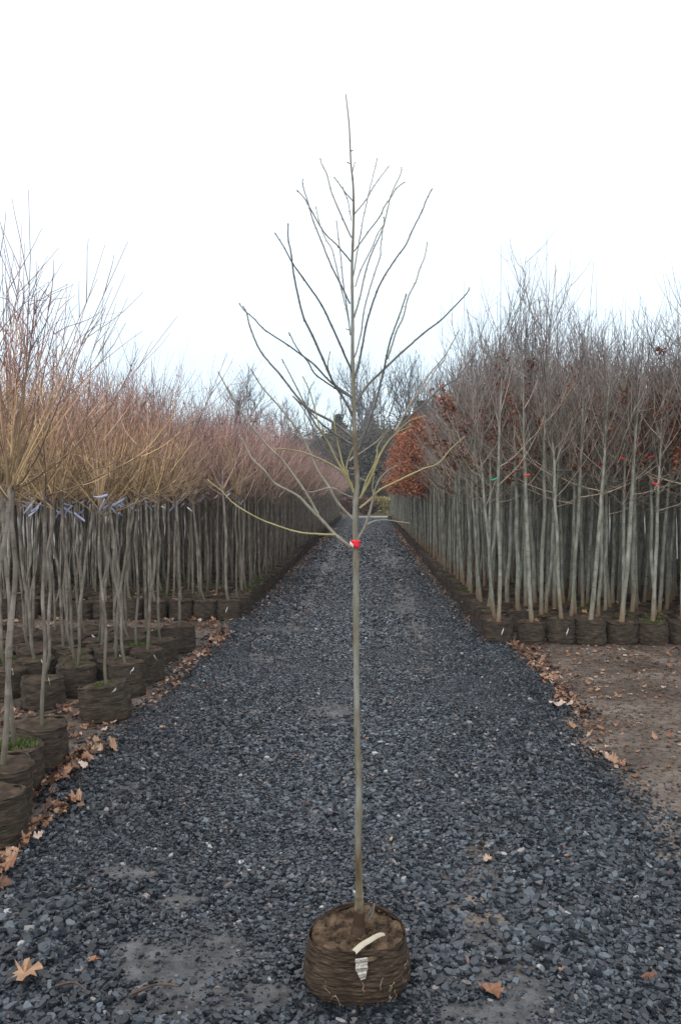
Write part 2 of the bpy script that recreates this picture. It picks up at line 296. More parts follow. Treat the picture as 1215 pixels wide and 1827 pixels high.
# loose slate chips
def stones(n, d0, d1, s0, s1, spill=.10, seed=1):
    r = np.random.default_rng(seed); d = r.uniform(d0, d1, n); u = r.uniform(0, 1, n); eL, eR = edgeL(d), edgeR(d)
    w = eL + (eR - eL) * u + r.normal(0, spill * 1.3, n) * ((u < .05) | (u > .95))
    x = w * math.cos(TH) + d * math.sin(TH); y = -w * math.sin(TH) + d * math.cos(TH)
    keep = r.uniform(0, 1, n) > mud_sheen_mask(x, y) * (.88 if seed != 5 else -.0)
    keep &= np.hypot(x - BX, y - BY) > .16
    # finer chips in the wheel tracks
    d, w, x, y = d[keep], w[keep], x[keep], y[keep]; n = len(x)
    coarse = np.clip(.35 + 1.35 * fbm(x * 1.6, y * 1.6, 77), .5, 1.6)
    s = (s0 + (s1 - s0) * r.beta(1.1, 4.2, n)) * coarse; k = 6
    ang = (np.arange(k)[None] + r.uniform(-.38, .38, (n, k))) * 2 * np.pi / k + r.uniform(0, 7, n)[:, None]
    rad = s[:, None] * r.uniform(.62, 1.15, (n, k)); el = r.uniform(.5, 1, n)[:, None]; px_ = rad * np.cos(ang); py_ = rad * np.sin(ang) * el
    ra = r.uniform(0, 2 * np.pi, n)[:, None]; qx = px_ * np.cos(ra) - py_ * np.sin(ra); qy = px_ * np.sin(ra) + py_ * np.cos(ra)
    th = s[:, None] * r.uniform(.12, .42, n)[:, None]; top = np.stack([qx * .86, qy * .86, th + rad * 0 + r.uniform(-.1, .1, (n, k)) * th], -1); bot = np.stack([qx, qy, -th * .6 + 0 * qx], -1)
    V = np.concatenate([bot, top], 1); ax, ay = r.normal(0, .26, n), r.normal(0, .26, n)
    Z = V[..., 2] + V[..., 0] * ax[:, None] + V[..., 1] * ay[:, None]
    zb = zroad(x, y, w, d) + .006 + s * r.uniform(0, .45, n)
    zb = np.where((w < edgeL(d)) | (w > edgeR(d)), zground(x, y) + .004, zb)
    V = np.stack([V[..., 0] + x[:, None], V[..., 1] + y[:, None], Z + zb[:, None]], -1)
    b = np.arange(n)[:, None] * 12; tf = b + 6 + np.arange(6)[None]
    j = np.arange(6); side = np.stack([b + j, b + (j + 1) % 6, b + 6 + (j + 1) % 6, b + 6 + j], -1).reshape(-1, 4)
    rn = np.clip(r.beta(1.2, 2.0, n) + .35 * (fbm(x * 1.1, y * .8, 91) - .5) + .02, 0, .9); rn = rn * (.55 if seed == 5 else .93); rn = np.where(r.uniform(0, 1, n) > (.972 if seed != 5 else 2), r.uniform(.93, 1, n), rn)
    return V.reshape(-1, 3), tf, side, rn
g = Geo()
BC = pix(638, 1660, 2.75); BX, BY = BC[0], 2.75
for (n, d0, d1, s0, s1, sd_) in [(76000, 1.9, 4.6, .0055, .031, 1), (84000, 4.6, 9.0, .007, .029, 2), (46000, 9.0, 18, .013, .036, 3), (34000, 18, 58, .022, .05, 4), (14000, 1.9, 5.5, .003, .008, 5)]:
    V, tf, side, rn = stones(n, d0, d1, s0, s1, seed=sd_); b = g.n; g.add(V, side, 0, np.repeat(rn, 6)); g.f.append((tf + b, np.zeros(len(tf), int), rn))
tag(link('slate_chips', mesh_of('slate_chips', g, M['stone'], False, True)), 'dark wet slate chips covering the track between the tree blocks', 'gravel', kind='stuff')
# ------------------------------------------------------------------ grow bags, soil, moss
def lathe(prof, nang, wr, seed, ecc=.03, frq=95, kf=2.6):
    r = np.random.default_rng(seed); pz = np.array([p[1] for p in prof]); pr = np.array([p[0] for p in prof])
    nz_ = len(prof); A = np.arange(nang) * 2 * np.pi / nang; ph = r.uniform(0, 6.28, 4)
    AA, ZZ = np.meshgrid(A, pz); RR = np.tile(pr[:, None], (1, nang))
    RR = RR * (1 + ecc * np.cos(2 * AA + ph[0]) + ecc * .7 * np.cos(3 * AA + ph[1]))
    n = vn(np.cos(AA) * kf + 5 + ph[2], np.sin(AA) * kf + ZZ * frq, seed) - .5; n2 = vn(np.cos(AA) * kf * 2.4 + 9, np.sin(AA) * kf * 2.4 + ZZ * frq * 2.3, seed + 3) - .5
    RR = RR + wr * (n * 1.0 + n2 * .8) * (np.clip((ZZ - 0) / .02, 0, 1))
    Zo = ZZ + .008 * np.sin(AA * 2 + ph[3]) * (ZZ / pz.max())
    v = np.stack([RR * np.cos(AA), RR * np.sin(AA), Zo], -1).reshape(-1, 3)
    i = np.arange(nz_ - 1)[:, None] * nang; j = np.arange(nang)[None]; f = np.stack([i + j, i + (j + 1) % nang, i + nang + (j + 1) % nang, i + nang + j], -1).reshape(-1, 4)
    g = Geo(); g.add(v, f); return g
def smooth_prof(pts, n):
    p = resample(np.array([(a, b, 0) for a, b in pts]), n); return [(q[0], q[1]) for q in p]
def disc(r0, z, nr, na, amp, seed, hole=None):
    A = np.arange(na) * 2 * np.pi / na; v = [[0, 0, z]]; 
    for k in range(1, nr + 1):
        rr = r0 * k / nr; x = rr * np.cos(A); y = rr * np.sin(A); zz = z + amp * (fbm(x * 22 + seed, y * 22, seed, 4) - .5) * 2 * (1 if k < nr else .3) - .012 * math.exp(-(rr / .05) ** 2) - (.010 if k == nr else 0)
        v += list(np.stack([x, y, zz], -1))
    g = Geo(); j = np.arange(na); g.add(np.array(v), np.stack([0 * j, 1 + j, 1 + (j + 1) % na], -1))
    f = []
    for k in range(nr - 1):
        b = 1 + k * na; f.append(np.stack([b + j, b + na + j, b + na + (j + 1) % na, b + (j + 1) % na], -1))
    g.f.append((np.concatenate(f), np.zeros(len(f) * na, int), np.zeros(len(f) * na))); return g
bags, soils, mosses = [], [], []
for s in range(4):
    h = .25 + .012 * s
    pr = smooth_prof([(.150, 0), (.163, .015), (.168, .07), (.166, .15), (.160, h - .02), (.158, h), (.150, h + .002), (.146, h - .01)], 34)
    bags.append(mesh_of('grow_bag', lathe(pr, 44, .015, 50 + s, .06), M['bag'])); 
    soils.append(mesh_of('soil', disc(.156, h + .002, 9, 28, .02, 60 + s), M['soil'])); 
HB = .25
def tuft(n, r0, z, hgt, seed, wd=.004):
    r = np.random.default_rng(seed); g = Geo(); a = r.uniform(0, 6.28, n); rr = r0 * np.sqrt(r.uniform(0, 1, n)); x = rr * np.cos(a); y = rr * np.sin(a)
    h = hgt * r.uniform(.3, 1, n); b = r.uniform(0, 6.28, n); dx, dy = np.cos(b) * wd, np.sin(b) * wd; lx, ly = r.normal(0, .5, n) * h, r.normal(0, .5, n) * h
    V = np.stack([np.stack([x - dx, y - dy, z + 0 * x], -1), np.stack([x + dx, y + dy, z + 0 * x], -1), np.stack([x + lx, y + ly, z + h], -1)], 1)
    g.add(V.reshape(-1, 3), np.arange(3 * n).reshape(n, 3), 0, r.uniform(0, 1, n)); return g
for s in range(3): mosses.append(mesh_of('moss', tuft(420, .12, .255, .035, 70 + s, .006), M['moss'], False, True))
# ------------------------------------------------------------------ nursery tree prototypes
def curve(p0, dir0, length, up=.3, wob=.05, n=5, r=None):
    """polyline that bends upward"""
    r = r or rng; p = np.array(p0, float); d = np.array(dir0, float); d /= np.linalg.norm(d); out = [p.copy()]
    for k in range(n - 1):
        d = d + np.array([0, 0, up / (n - 1)]) + r.normal(0, wob, 3); d /= np.linalg.norm(d); p = p + d * length / (n - 1); out.append(p.copy())
    return np.array(out)
def at_pt(pl, t):
    u = t * (len(pl) - 1); i = min(int(u), len(pl) - 2); return pl[i] * (1 - (u - i)) + pl[i + 1] * (u - i), pl[i + 1] - pl[i]
def side_dir(tan, ang, r):
    tan = tan / np.linalg.norm(tan); q = r.normal(0, 1, 3); q -= tan * q.dot(tan); q /= np.linalg.norm(q); return tan * math.cos(ang) + q * math.sin(ang)
def tree_right(seed, dens=1.0, thin=False):
    r = np.random.default_rng(seed); H = r.uniform(3.3, 4.25); lean = r.normal(0, .028, 2)
    zs = np.array([HB - .03, .5, .9, 1.3, 1.75, 2.2, 2.7, 3.1, H]); tr = np.stack([lean[0] * zs + r.normal(0, .007, 9) + .008 * np.sin(zs * 2 + seed), lean[1] * zs + r.normal(0, .007, 9), zs], -1)
    tr[0, :2] = 0; rad = np.array([.030, .026, .0245, .023, .0205, .014, .009, .006, .0022]) * r.uniform(.85, 1.15); pls, rs = [], []
    nl = int(21 * dens)
    for k in range(nl):
        z = 1.62 + (3.2 - 1.62) * (k / nl) ** .9; i = np.searchsorted(zs, z) - 1; tt = (z - zs[i]) / (zs[i + 1] - zs[i]); p = tr[i] * (1 - tt) + tr[i + 1] * tt
        a = r.uniform(0, 6.28); el = r.uniform(.7, 1.25) if z > 2.0 else r.uniform(.05, .9); d = (math.cos(a) * math.cos(el), math.sin(a) * math.cos(el), math.sin(el))
        ln = r.uniform(.5, 1.15) * (1.0 if z < 2.6 else .8); c = curve(p, d, ln, .8, .055, 6, r); pls.append(c); b0 = .0068 if z < 2.6 else .005; rs.append(np.linspace(b0, .0019, 6))
        for q in range(r.integers(2, 6)):
            t = r.uniform(.15, .95); pp, tg = at_pt(c, t); c2 = curve(pp, side_dir(tg, r.uniform(.4, .95), r), r.uniform(.18, .6), .6, .045, 6, r); pls.append(c2); rs.append(np.linspace(.0036, .0016, 6))
            if r.uniform() < .6:
                pp, tg = at_pt(c2, r.uniform(.2, .8)); pls.append(curve(pp, side_dir(tg, .8, r), r.uniform(.1, .28), .3, .1, 6, r)); rs.append(np.linspace(.0022, .0012, 6))
    for q in range(r.integers(1, 4)):   # more leaders
        c = curve(tr[5 + q % 2], (r.normal(0, .3), r.normal(0, .3), 1), r.uniform(1.0, 1.7), .35, .035, 6, r); pls.append(c); rs.append(np.linspace(.005, .0017, 6))
    return tr, rad, pls, rs
def tree_left(seed, dens=1.0, wig=.010, slim=False):
    r = np.random.default_rng(seed); zs = np.array([HB - .03, .45, .8, 1.1, 1.4, 1.7, 1.95]); tr = np.stack([r.normal(0, wig, 7) + r.normal(0, .04) * zs, r.normal(0, wig, 7) + r.normal(0, .04) * zs, zs], -1)
    tr[0, :2] = 0; tr[1:, :2] += r.normal(0, wig, 2); rad = np.array([.021, .0185, .0175, .0165, .0155, .0135, .008]) * r.uniform(.8, 1.15); pls, rs = [], []
    nl = int(15 * dens)
    if slim: rad = rad * .74; nl = 9
    for k in range(nl):
        z = 1.68 + .34 * (k / nl); p = resample(tr[4:], 9)[min(8, (5 if slim else 3) + int(k / nl * (3.9 if slim else 5.9)))]
        a = r.uniform(0, 6.28); el = r.uniform(.45, 1.35) if k > 3 else r.uniform(.25, .7); el = r.uniform(.85, 1.4) if slim and k > 2 else el; d = (math.cos(a) * math.cos(el), math.sin(a) * math.cos(el), math.sin(el))
        ln = r.uniform(.6, 1.2) if r.uniform() < .85 or slim else r.uniform(1.25, 1.5); c = curve(p, d, ln, .8, .05, 6, r); pls.append(c); rs.append(np.linspace(.0052 if slim else .0068, .0019, 6))
        for q in range(r.integers(4, 7)):
            t = r.uniform(.1, .9); pp, tg = at_pt(c, t); c2 = curve(pp, side_dir(tg, r.uniform(.3, .85), r), r.uniform(.2, .65), .6, .055, 6, r); pls.append(c2); rs.append(np.linspace(.0030 if slim else .0036, .0014, 6))
            if r.uniform() < .75:
                pp, tg = at_pt(c2, r.uniform(.2, .8)); pls.append(curve(pp, side_dir(tg, .7, r), r.uniform(.12, .4), .3, .1, 6, r)); rs.append(np.linspace(.0022, .0011, 6))
    pls = [np.concatenate([c[:, :2], np.where(c[:, 2:] > 2.8, 2.8 + (c[:, 2:] - 2.8) * .5, c[:, 2:])], 1) for c in pls]
    for q in range(r.integers(1, 4) + (4 if slim else 0)):   # long straight whips above the rest
        c = curve(tr[5] * .5 + tr[6] * .5, (r.normal(0, .28), r.normal(0, .28), 1), r.uniform(1.15, 1.6 if slim else 1.75), .12, .03, 6, r); pls.append(c); rs.append(np.linspace(.0045, .0016, 6))
        for w_ in range(r.integers(2, 6)): pp, tg = at_pt(c, r.uniform(.4, .85)); pls.append(curve(pp, side_dir(tg, r.uniform(.3, .6), r), r.uniform(.15, .45), .3, .04, 6, r)); rs.append(np.linspace(.0026, .0013, 6))
    return tr, rad, pls, rs
def leaf_cards(pls, n, size, seed, zlo=0, zhi=9):
    r = np.random.default_rng(seed); g = Geo(); pts = []
    while len(pts) < n:
        c = pls[r.integers(len(pls))]; p, _ = at_pt(c, r.uniform(.1, 1))
        if zlo < p[2] < zhi: pts.append(p + r.normal(0, .015, 3))
    P = np.array(pts); a = r.normal(0, 1, (n, 3)); a[:, 2] -= .8; a /= np.linalg.norm(a, axis=1)[:, None]; b = np.cross(a, r.normal(0, 1, (n, 3))); b /= np.linalg.norm(b, axis=1)[:, None]
    s = size * r.uniform(.6, 1.3, n)[:, None]; cup = np.cross(a, b) * s * .22
    V = np.stack([P, P + a * s * .5 + b * s * .33 + cup, P + a * s * 1.1, P + a * s * .5 - b * s * .33 + cup, ], 1)
    idx = np.arange(n)[:, None] * 4; g.add(V.reshape(-1, 3), np.concatenate([idx + np.array([0, 1, 2]), idx + np.array([0, 2, 3])]), 0, np.tile(r.uniform(0, 1, n), 2)); return g
def leaf_clump(pls, n, size, seed, zlo, zhi):
    r = np.random.default_rng(seed); big_ = [c for c in pls if zlo < c[:, 2].mean() < zhi]; pick = [big_[r.integers(len(big_))] for _ in range(15)]; return leaf_cards(pick, n, size, seed, zlo, zhi)
def proto(kind, seed, twig):
    tr, rad, pls, rs = tree_right(seed) if kind == 'R' else tree_left(seed, 1, .011 if twig == 'twig_amber' else .008, twig == 'twig_amber')
    tg_ = tubes(resample(tr, 26), np.interp(np.linspace(0, len(rad) - 1, 26), np.arange(len(rad)), rad) * (1 + .06 * np.sin(np.arange(26) * 2.1)), 7)
    # knots
    bg_ = tubes(np.array(pls), np.array(rs), 3)
    return dict(trunk=mesh_of('trunk', tg_, M['trunk_r'] if kind == 'R' else M['trunk_l']), branches=mesh_of('branches', bg_, M[twig], True, True), pls=pls, tr=tr, seed=seed)
PR = [proto('R', 100 + k, 'twig_r') for k in range(9)]
PA = [proto('L', 200 + k, 'twig_amber') for k in range(7)]
PM = [proto('L', 300 + k, 'twig_mauve') for k in range(8)]
for p in PR: p['few'] = mesh_of('leaves', leaf_clump(p['pls'], 360, .048, p['seed'], 1.7, 3.0), M['leaf_brown'], False, True)
for p in PR[:5]: p['full'] = mesh_of('leaves', leaf_cards(p['pls'], 2300, .062, p['seed'] + 5, 1.5, 3.5), M['leaf_rust'], False, True)
for p in PA + PM: p['few'] = mesh_of('leaves', leaf_cards(p['pls'], 12, .05, p['seed'], 1.7, 3.2), M['leaf_rust'], False, True)
def potted(loc, p, label, group, rz, sc=1.0, leaf=None, moss=False, lean=(0, 0), name='potted_tree', bagrot=None):
    bagrot = random.gauss(0, .035) if bagrot is None else bagrot
    root = empty(name, tuple(loc), label, 'potted tree', group, rz)
    s = random.randrange(4); bs = random.uniform(.94, 1.06); bz_ = random.uniform(0, 6.28); bx_ = random.uniform(.95, 1.10)
    for nm, me in (('grow_bag', bags[s]), ('soil', soils[s])):
        o = link(nm, me, root); o.scale = (bx_, bx_, bs); o.rotation_euler = (bagrot * .5, bagrot, bz_) 
    for nm in ('trunk', 'branches'):
        o = link(nm, p[nm], root); o.scale = (1, 1, sc); o.rotation_euler = (lean[0], lean[1], 0)
    if leaf: o = link('leaves', p[leaf], root); o.scale = (1, 1, sc); o.rotation_euler = (lean[0], lean[1], 0)
    if moss: link('moss', mosses[random.randrange(3)], root)
    return root
def strip(name, m, parent, world, length, wid, seed, hang=.3):
    """flagging tape or tag: a thin bent ribbon, given in world space"""
    r = np.random.default_rng(seed); a = r.uniform(-.6, .6) + (0 if r.uniform() < .5 else math.pi); d = np.array([math.cos(a), math.sin(a) * .4, -hang]); d /= np.linalg.norm(d)
    pts = [np.zeros(3)]; 
    for k in range(5): d = d + r.normal(0, .16, 3); d /= np.linalg.norm(d); pts.append(pts[-1] + d * length / 5)
    pts = np.array(pts); tw = np.linspace(0, r.normal(0, .8), 6); up = np.stack([0 * tw, np.sin(tw), np.cos(tw)], -1) * wid / 2; n_ = np.array([0, .0008, 0])
    V = np.concatenate([pts + up - n_, pts - up - n_, pts + up + n_, pts - up + n_]); i = np.arange(5)
    F_ = np.concatenate([np.stack([i, i + 1, i + 7, i + 6], -1), np.stack([i + 12, i + 18, i + 19, i + 13], -1), np.stack([i, i + 12, i + 13, i + 1], -1), np.stack([i + 6, i + 7, i + 19, i + 18], -1)])
    g = Geo(); g.add(V, F_); o = link(name, mesh_of(name, g, m, True), parent)
    bpy.context.view_layer.update(); o.matrix_world = __import__('mathutils').Matrix.Translation(Vector(world)); return o
def ordw(n):
    if n < 20: return ORD[n]
    t_ = {2: 'twent', 3: 'thirt', 4: 'fort', 5: 'fift'}[(n + 1) // 10]; u = (n + 1) % 10
    return t_ + 'ieth' if u == 0 else t_ + 'y-' + ORD[u - 1]
ORD = ['first', 'second', 'third', 'fourth', 'fifth', 'sixth', 'seventh', 'eighth', 'ninth', 'tenth', 'eleventh', 'twelfth', 'thirteenth', 'fourteenth', 'fifteenth', 'sixteenth', 'seventeenth', 'eighteenth', 'nineteenth', 'twentieth']
# ---- far low detail rows (merged)
def lowpoly(kind, seed, leaf=0, mid=False):
    tr, rad, pls, rs = tree_right(seed, .95 if mid else .8) if kind == 'R' else tree_left(seed, 1 if mid else .85); g = Geo()
    if mid:
        tubes(resample(tr, 9), np.interp(np.linspace(0, len(rad) - 1, 9), np.arange(len(rad)), rad), 6, False, g, 2); sel = [0, 2, 4, 5]; tubes(np.array(pls)[:, sel], np.array(rs)[:, sel], 3, False, g, 3)
        b = lathe([(.158, 0), (.165, .06), (.166, .12), (.163, .19), (.158, .25), (.148, .252)], 20, .012, seed, .05); g.extend(b, mi=0); g.extend(disc(.155, .25, 4, 14, .018, seed), mi=1)
        if leaf: g.extend(leaf_cards(pls, leaf, .066, seed, 1.5, 3.5), mi=4)
        return g
    tubes(tr[[0, 2, 4, -1]] if kind == 'R' else tr[[0, 2, 4, 6]], rad[[0, 2, 4, -1]] if kind == 'R' else rad[[0, 2, 4, 6]], 4, False, g, 2)
    sel = [k for k in range(len(pls)) if k % 4 != 3]; P = np.array([pls[k] for k in sel])[:, [0, 2, 5]]; Q = np.array([rs[k] for k in sel])[:, [0, 2, 5]] * 1.2; tubes(P, Q, 3, False, g, 3)
    b = lathe([(.16, 0), (.165, .12), (.16, .25)], 10, .008, seed); g.extend(b, mi=0); g.extend(disc(.16, .25, 2, 10, .012, seed), mi=1)
    if leaf: g.extend(leaf_cards(pls, leaf, .085, seed, 1.55, 3.6), mi=4)
    return g
SP = .35
BUD = 128
def cells(side, w0, ncol, d0, d1):
    out = []
    nr = int((d1 - d0) / SP)
    for r_ in range(nr):
        for c_ in range(ncol):
            d = d0 + r_ * SP; w = w0 + side * c_ * SP
            if (d > 18 and c_ > 14) or (d > 25 and c_ > 9) or (d > 34 and c_ > 5): continue
            w += side * (.5 * SP if (r_ % 2 and c_ > 0) else 0)
            out.append((r_, c_, w, d))
    return out
def build_block(side, w0, ncol, d0, d1, protos_fn, label_fn, group, budget, low, low_fn, name_far, mats_far, far_label, back_group_label, mids=()):
    cs = cells(side, w0, ncol, d0, d1)
    cs.sort(key=lambda c: c[3] + (0.0 if c[1] == 0 else .75 * min(c[1], 3)) + (3.5 if c[0] > 4 and c[1] > 2 else 0)); near, far = cs[:budget], cs[budget:]
    roots = {}
    for (r_, c_, w, d) in near:
        w2, d2 = w + random.gauss(0, .022), d + random.gauss(0, .022); p, leaf = protos_fn(r_, c_, d)
        lab = label_fn(r_, c_); sc = random.uniform(.9, 1.08) if random.random() > .12 else random.uniform(1.08, 1.2)
        roots[(r_, c_)] = (potted(row(w2, d2), p, lab or back_group_label, group, random.uniform(0, 6.28), sc, leaf, random.random() < .35, (random.gauss(0, .025), random.gauss(0, .025))), d2)
    g = Geo()
    for (r_, c_, w, d) in far:
        a = random.uniform(0, 6.28); s = random.uniform(.9, 1.1); c, s_ = math.cos(a), math.sin(a)
        lo_ = low_fn(r_, c_, d); g.extend((mids if d < 21 else low)[lo_ if d >= 21 else lo_ % len(mids) if lo_ < 6 else -1], np.array([[c, -s_, 0], [s_, c, 0], [0, 0, s]]), row(w + random.gauss(0, .02), d + random.gauss(0, .02)))
    tag(link(name_far, mesh_of(name_far, g, mats_far, True, True)), far_label, 'far tree rows', kind='stuff')
    return roots
# right block
def rf(r_, c_, d):
    if 19 < d < 44 and c_ < 3: return PR[random.randrange(5)], 'full'
    lf = 'few' if random.random() < (.9 if c_ >= 5 else .2) else None
    return PR[random.randrange(9)], lf
def rlab(r_, c_):
    if c_ == 0 and r_: return f'grey trunked potted tree on right block gravel edge, {ordw(r_)} back from its front corner'
    if r_ < 8 and c_ < 20: return f'grey trunked potted tree, {ordw(r_)} row of right block, {ordw(c_)} from the gravel'
    return f'grey trunked potted tree {ordw(r_)} back in the right block, {ordw(c_)} from the gravel'
lowR = [lowpoly('R', 400 + k) for k in range(6)] + [lowpoly('R', 420 + k, 520) for k in range(3)]
midR = [lowpoly('R', 440 + k, 0, True) for k in range(7)] + [lowpoly('R', 450, 1500, True)]
matsR = [M['bag'], M['soil'], M['trunk_r'], M['twig_r'], M['leaf_rust']]
rootsR = build_block(1, 1.56, 20, 9.22, 52, rf, rlab, 'potted trees of the right block', BUD, lowR,
    lambda r_, c_, d: 6 + random.randrange(3) if (19 < d < 44 and c_ < 3) else random.randrange(6), 'distant_potted_trees', matsR,
    'mass of grey trunked nursery trees filling the far part of the right block', 'grey trunked potted tree standing among its like inside the right block', midR)
# left block
def lf_(r_, c_, d):
    P_ = PA if (random.random() < (.8 if c_ > 2 else .12) and d < 14) else PM
    return P_[random.randrange(len(P_))], ('few' if random.random() < .15 else None)
def llab(r_, c_):
    if c_ == 0 and r_: return f'thin potted tree on large left block gravel edge, {ordw(r_)} back from its front corner'
    if r_ < 8: return f'thin trunked potted tree, {ordw(r_)} row of large left block, {ordw(c_)} from the gravel'
    return f'thin trunked potted tree {ordw(r_)} back in the large left block, {ordw(c_)} from the gravel'
lowL = [lowpoly('L', 500 + k) for k in range(7)]
midL = [lowpoly('L', 540 + k, 0, True) for k in range(7)] + [lowpoly('L', 550, 0, True)]
matsL = [M['bag'], M['soil'], M['trunk_l'], M['twig_mauve'], M['leaf_rust']]
rootsL = build_block(-1, -1.88, 22, 10.75, 55, lf_, llab, 'potted trees of the large left block', BUD, lowL, lambda r_, c_, d: random.randrange(7), 'distant_potted_trees', matsL,
    'mass of thin mauve twigged nursery trees filling the far part of the left block', 'thin brown trunked potted tree standing among its like inside the large left block', midL)
# left near groups
near_left = [((30, 1332), 0, .98, True, 'near left potted tree with thick smooth trunk and bright moss at its foot'),
             ((74, 1300), 1, .98, True, 'potted tree with leaning olive trunk just behind the mossy nearest trunk on the left'),
             ((0, 1374), 2, .96, True, 'potted tree at the left picture edge with a squat bag beside the leaf pile'),
             ((-24, 1420), 3, .97, False, 'nearest potted tree of the left side, its bag half cut off by the left edge')]
for (q, k, sc, mo, lab) in near_left:
    c = ground(q[0], q[1], HB); c[2] = 0; tr = potted(c, PA[k], lab, 'nearest potted trees on the left', [1.0, 2.3, 4.1, 5.0][k], sc, None, mo, [( .0, -.035), (.0, -.06), (.0, -.05), (0, -.04)][k])
for (x, y, lb) in ((-60, 1340, 'potted tree at the left edge with twigs reaching highest above the nearest mossy bags'), (-75, 1300, 'potted tree at the left edge behind the two mossy bags, mostly its twigs in view')):
    c = ground(x, y, HB); c[2] = 0; potted(c, PA[(abs(x)) % 7], lb, 'nearest potted trees on the left', random.uniform(0, 6), 1.0)
g2 = [(226, 1190, 'potted tree at the front right of the second left group, touching the tilted bag'), (193, 1226, 'potted tree in the tilted mossy bag at the front of the second left group'), (262, 1168, 'potted tree at the gravel edge of the second left group, behind the mossy bag'),
      (285, 1140, 'potted tree at the back right corner of the second left group'), (138, 1190, 'potted tree left of the mossy tilted bag in the second left group'), (76, 1208, 'potted tree in a broad dark bag at the left front of the second left group')]
taken = [ground(x, y, HB)[:2] for x, y, _ in g2]
for q in range(7):
    d = 6.62 + q * .315; m_ = 0
    for k in range(7):
        w = -2.06 - .20 * (q % 2) - k * .345; P = row(w, d) + np.array([random.gauss(0, .015), random.gauss(0, .015), 0]); px_ = CX + P[0] / P[1] * F
        if px_ < -50 or min(np.hypot(P[0] - t_[0], P[1] - t_[1]) for t_ in taken) < .27: continue
        m_ += 1; g2.append((P, None, f'amber twigged potted tree, {ordw(q)} line back in the second left group, {ordw(m_ - 1)} from the gravel'))
for i_, (x, y, lab) in enumerate(g2):
    c = ground(x, y, HB) if y is not None else np.array(x); c[2] = 0; p = PA[i_ % 7]
    o = potted(c, p, lab or 'potted tree with amber twigs inside the second left group', 'potted trees of the second left group', random.uniform(0, 6.28), random.uniform(.88, .98), None, i_ in (0, 1, 4, 2, 10, 8, 15), (random.gauss(0, .03), random.gauss(0, .03)), bagrot=(-.12 if i_ == 1 else random.gauss(0, .03)))
    if i_ % 5 != 3:
        c2 = c.copy(); c2[2] = random.uniform(1.56, 1.72); c2[1] -= .04; strip('tag', M['tag_blue'], o, c2, .12, .022, i_ + 40, 1.0)
        if i_ % 2: strip('tag', M['tag_blue'], o, c2 + np.array([.02, 0, .03]), .11, .022, i_ + 90, .4)
        strip('tag', M['tag_white'], o, c + np.array([.10, -.13, HB + .02]), .055, .022, i_ + 140, 1.2)
# tapes on right block trees
front = {k: v for k, v in rootsR.items()}
tape_spots = [(920, 847, 'tape_orange', 0, 1), (903, 853, 'tape_green', 0, 0), (1052, 817, 'tape_red', 0, 4), (995, 828, 'tape_red', 1, 3), (1094, 862, 'tape_red', 0, 5), (1110, 815, 'tape_red', 1, 5), (1135, 1005, 'tape_orange', 2, 6),
              (1150, 838, 'tape_red', 1, 6), (1212, 885, 'tape_orange', 0, 7), (1140, 870, 'tape_red', 2, 6), (1036, 690, 'tape_green', 2, 4), (1210, 1080, 'tape_orange', 1, 7), (1138, 1078, 'tape_orange', 2, 7)]
for i_, (x, y, m_, r_, c_) in enumerate(tape_spots):
    if (r_, c_) in rootsR: 
        o, d_ = rootsR[(r_, c_)]; strip('flagging_tape', M[m_], o, Vector((o.location.x - .03, o.location.y - .035, pix(x, y, d_)[2])), .085, .02, i_ + 7, .3)
for (r_, c_) in [(0, 0), (0, 2), (3, 0), (7, 0), (12, 0), (18, 0)]:
    for RR_, sg in ((rootsR, -1), (rootsL, 1)):
        if (r_, c_) in RR_:
            o, d_ = RR_[(r_, c_)]; strip('tag', M['tag_white'], o, Vector(o.location) + Vector((sg * .12 if r_ else .02, -.19 if r_ == 0 else -.1, .2)), .07, .03, r_ + 300, 2.5)
for i_ in range(46):
    k = (random.randrange(0, 5), random.randrange(0, 12))
    if k in rootsL: o, d_ = rootsL[k]; strip('tag', M['tag_white' if i_ % 3 else 'tag_blue'], o, Vector(o.location) + Vector((random.uniform(-.1, .1), -.1, random.uniform(1.55, 1.85))), .09, .026, 500 + i_, .6)
# ------------------------------------------------------------------ the tree in front
TD = 2.75
root = empty('potted_tree', (BX, BY, 0), 'tall bare young tree with red tape standing alone in its bag on the gravel', 'potted tree')
def loc_(P): return np.asarray(P) - np.array([BX, BY, 0])
pr = smooth_prof([(.150, .012), (.166, .022), (.179, .050), (.183, .090), (.178, .132), (.170, .17), (.1665, .203), (.1645, .205), (.162, .192)], 120)
link('grow_bag', mesh_of('grow_bag', lathe(pr, 260, .0058, 9, .038, 120, 4.5), M['bag_main']), root)
gs = disc(.165, .193, 40, 90, .026, 8); r = np.random.default_rng(8)
for k in range(420):
    a = r.uniform(0, 6.28); q = .155 * r.uniform(0, 1) ** (1.3 if k % 2 else .6); sz = r.uniform(.0015, .0055) * (1.4 if q < .06 else 1); o8 = r.normal(0, 1, (6, 3)) * .25 + np.array([[1, 0, 0], [-1, 0, 0], [0, 1, 0], [0, -1, 0], [0, 0, 1], [0, 0, -1]])
    gs.add(o8 * sz + np.array([q * math.cos(a), q * math.sin(a), .196 + sz * .3 - .012 * math.exp(-(q / .05) ** 2)]), [[0, 2, 4], [2, 1, 4], [1, 3, 4], [3, 0, 4], [2, 0, 5], [1, 2, 5], [3, 1, 5], [0, 3, 5]])
link('soil', mesh_of('soil', gs, M['soil_main'], False), root)
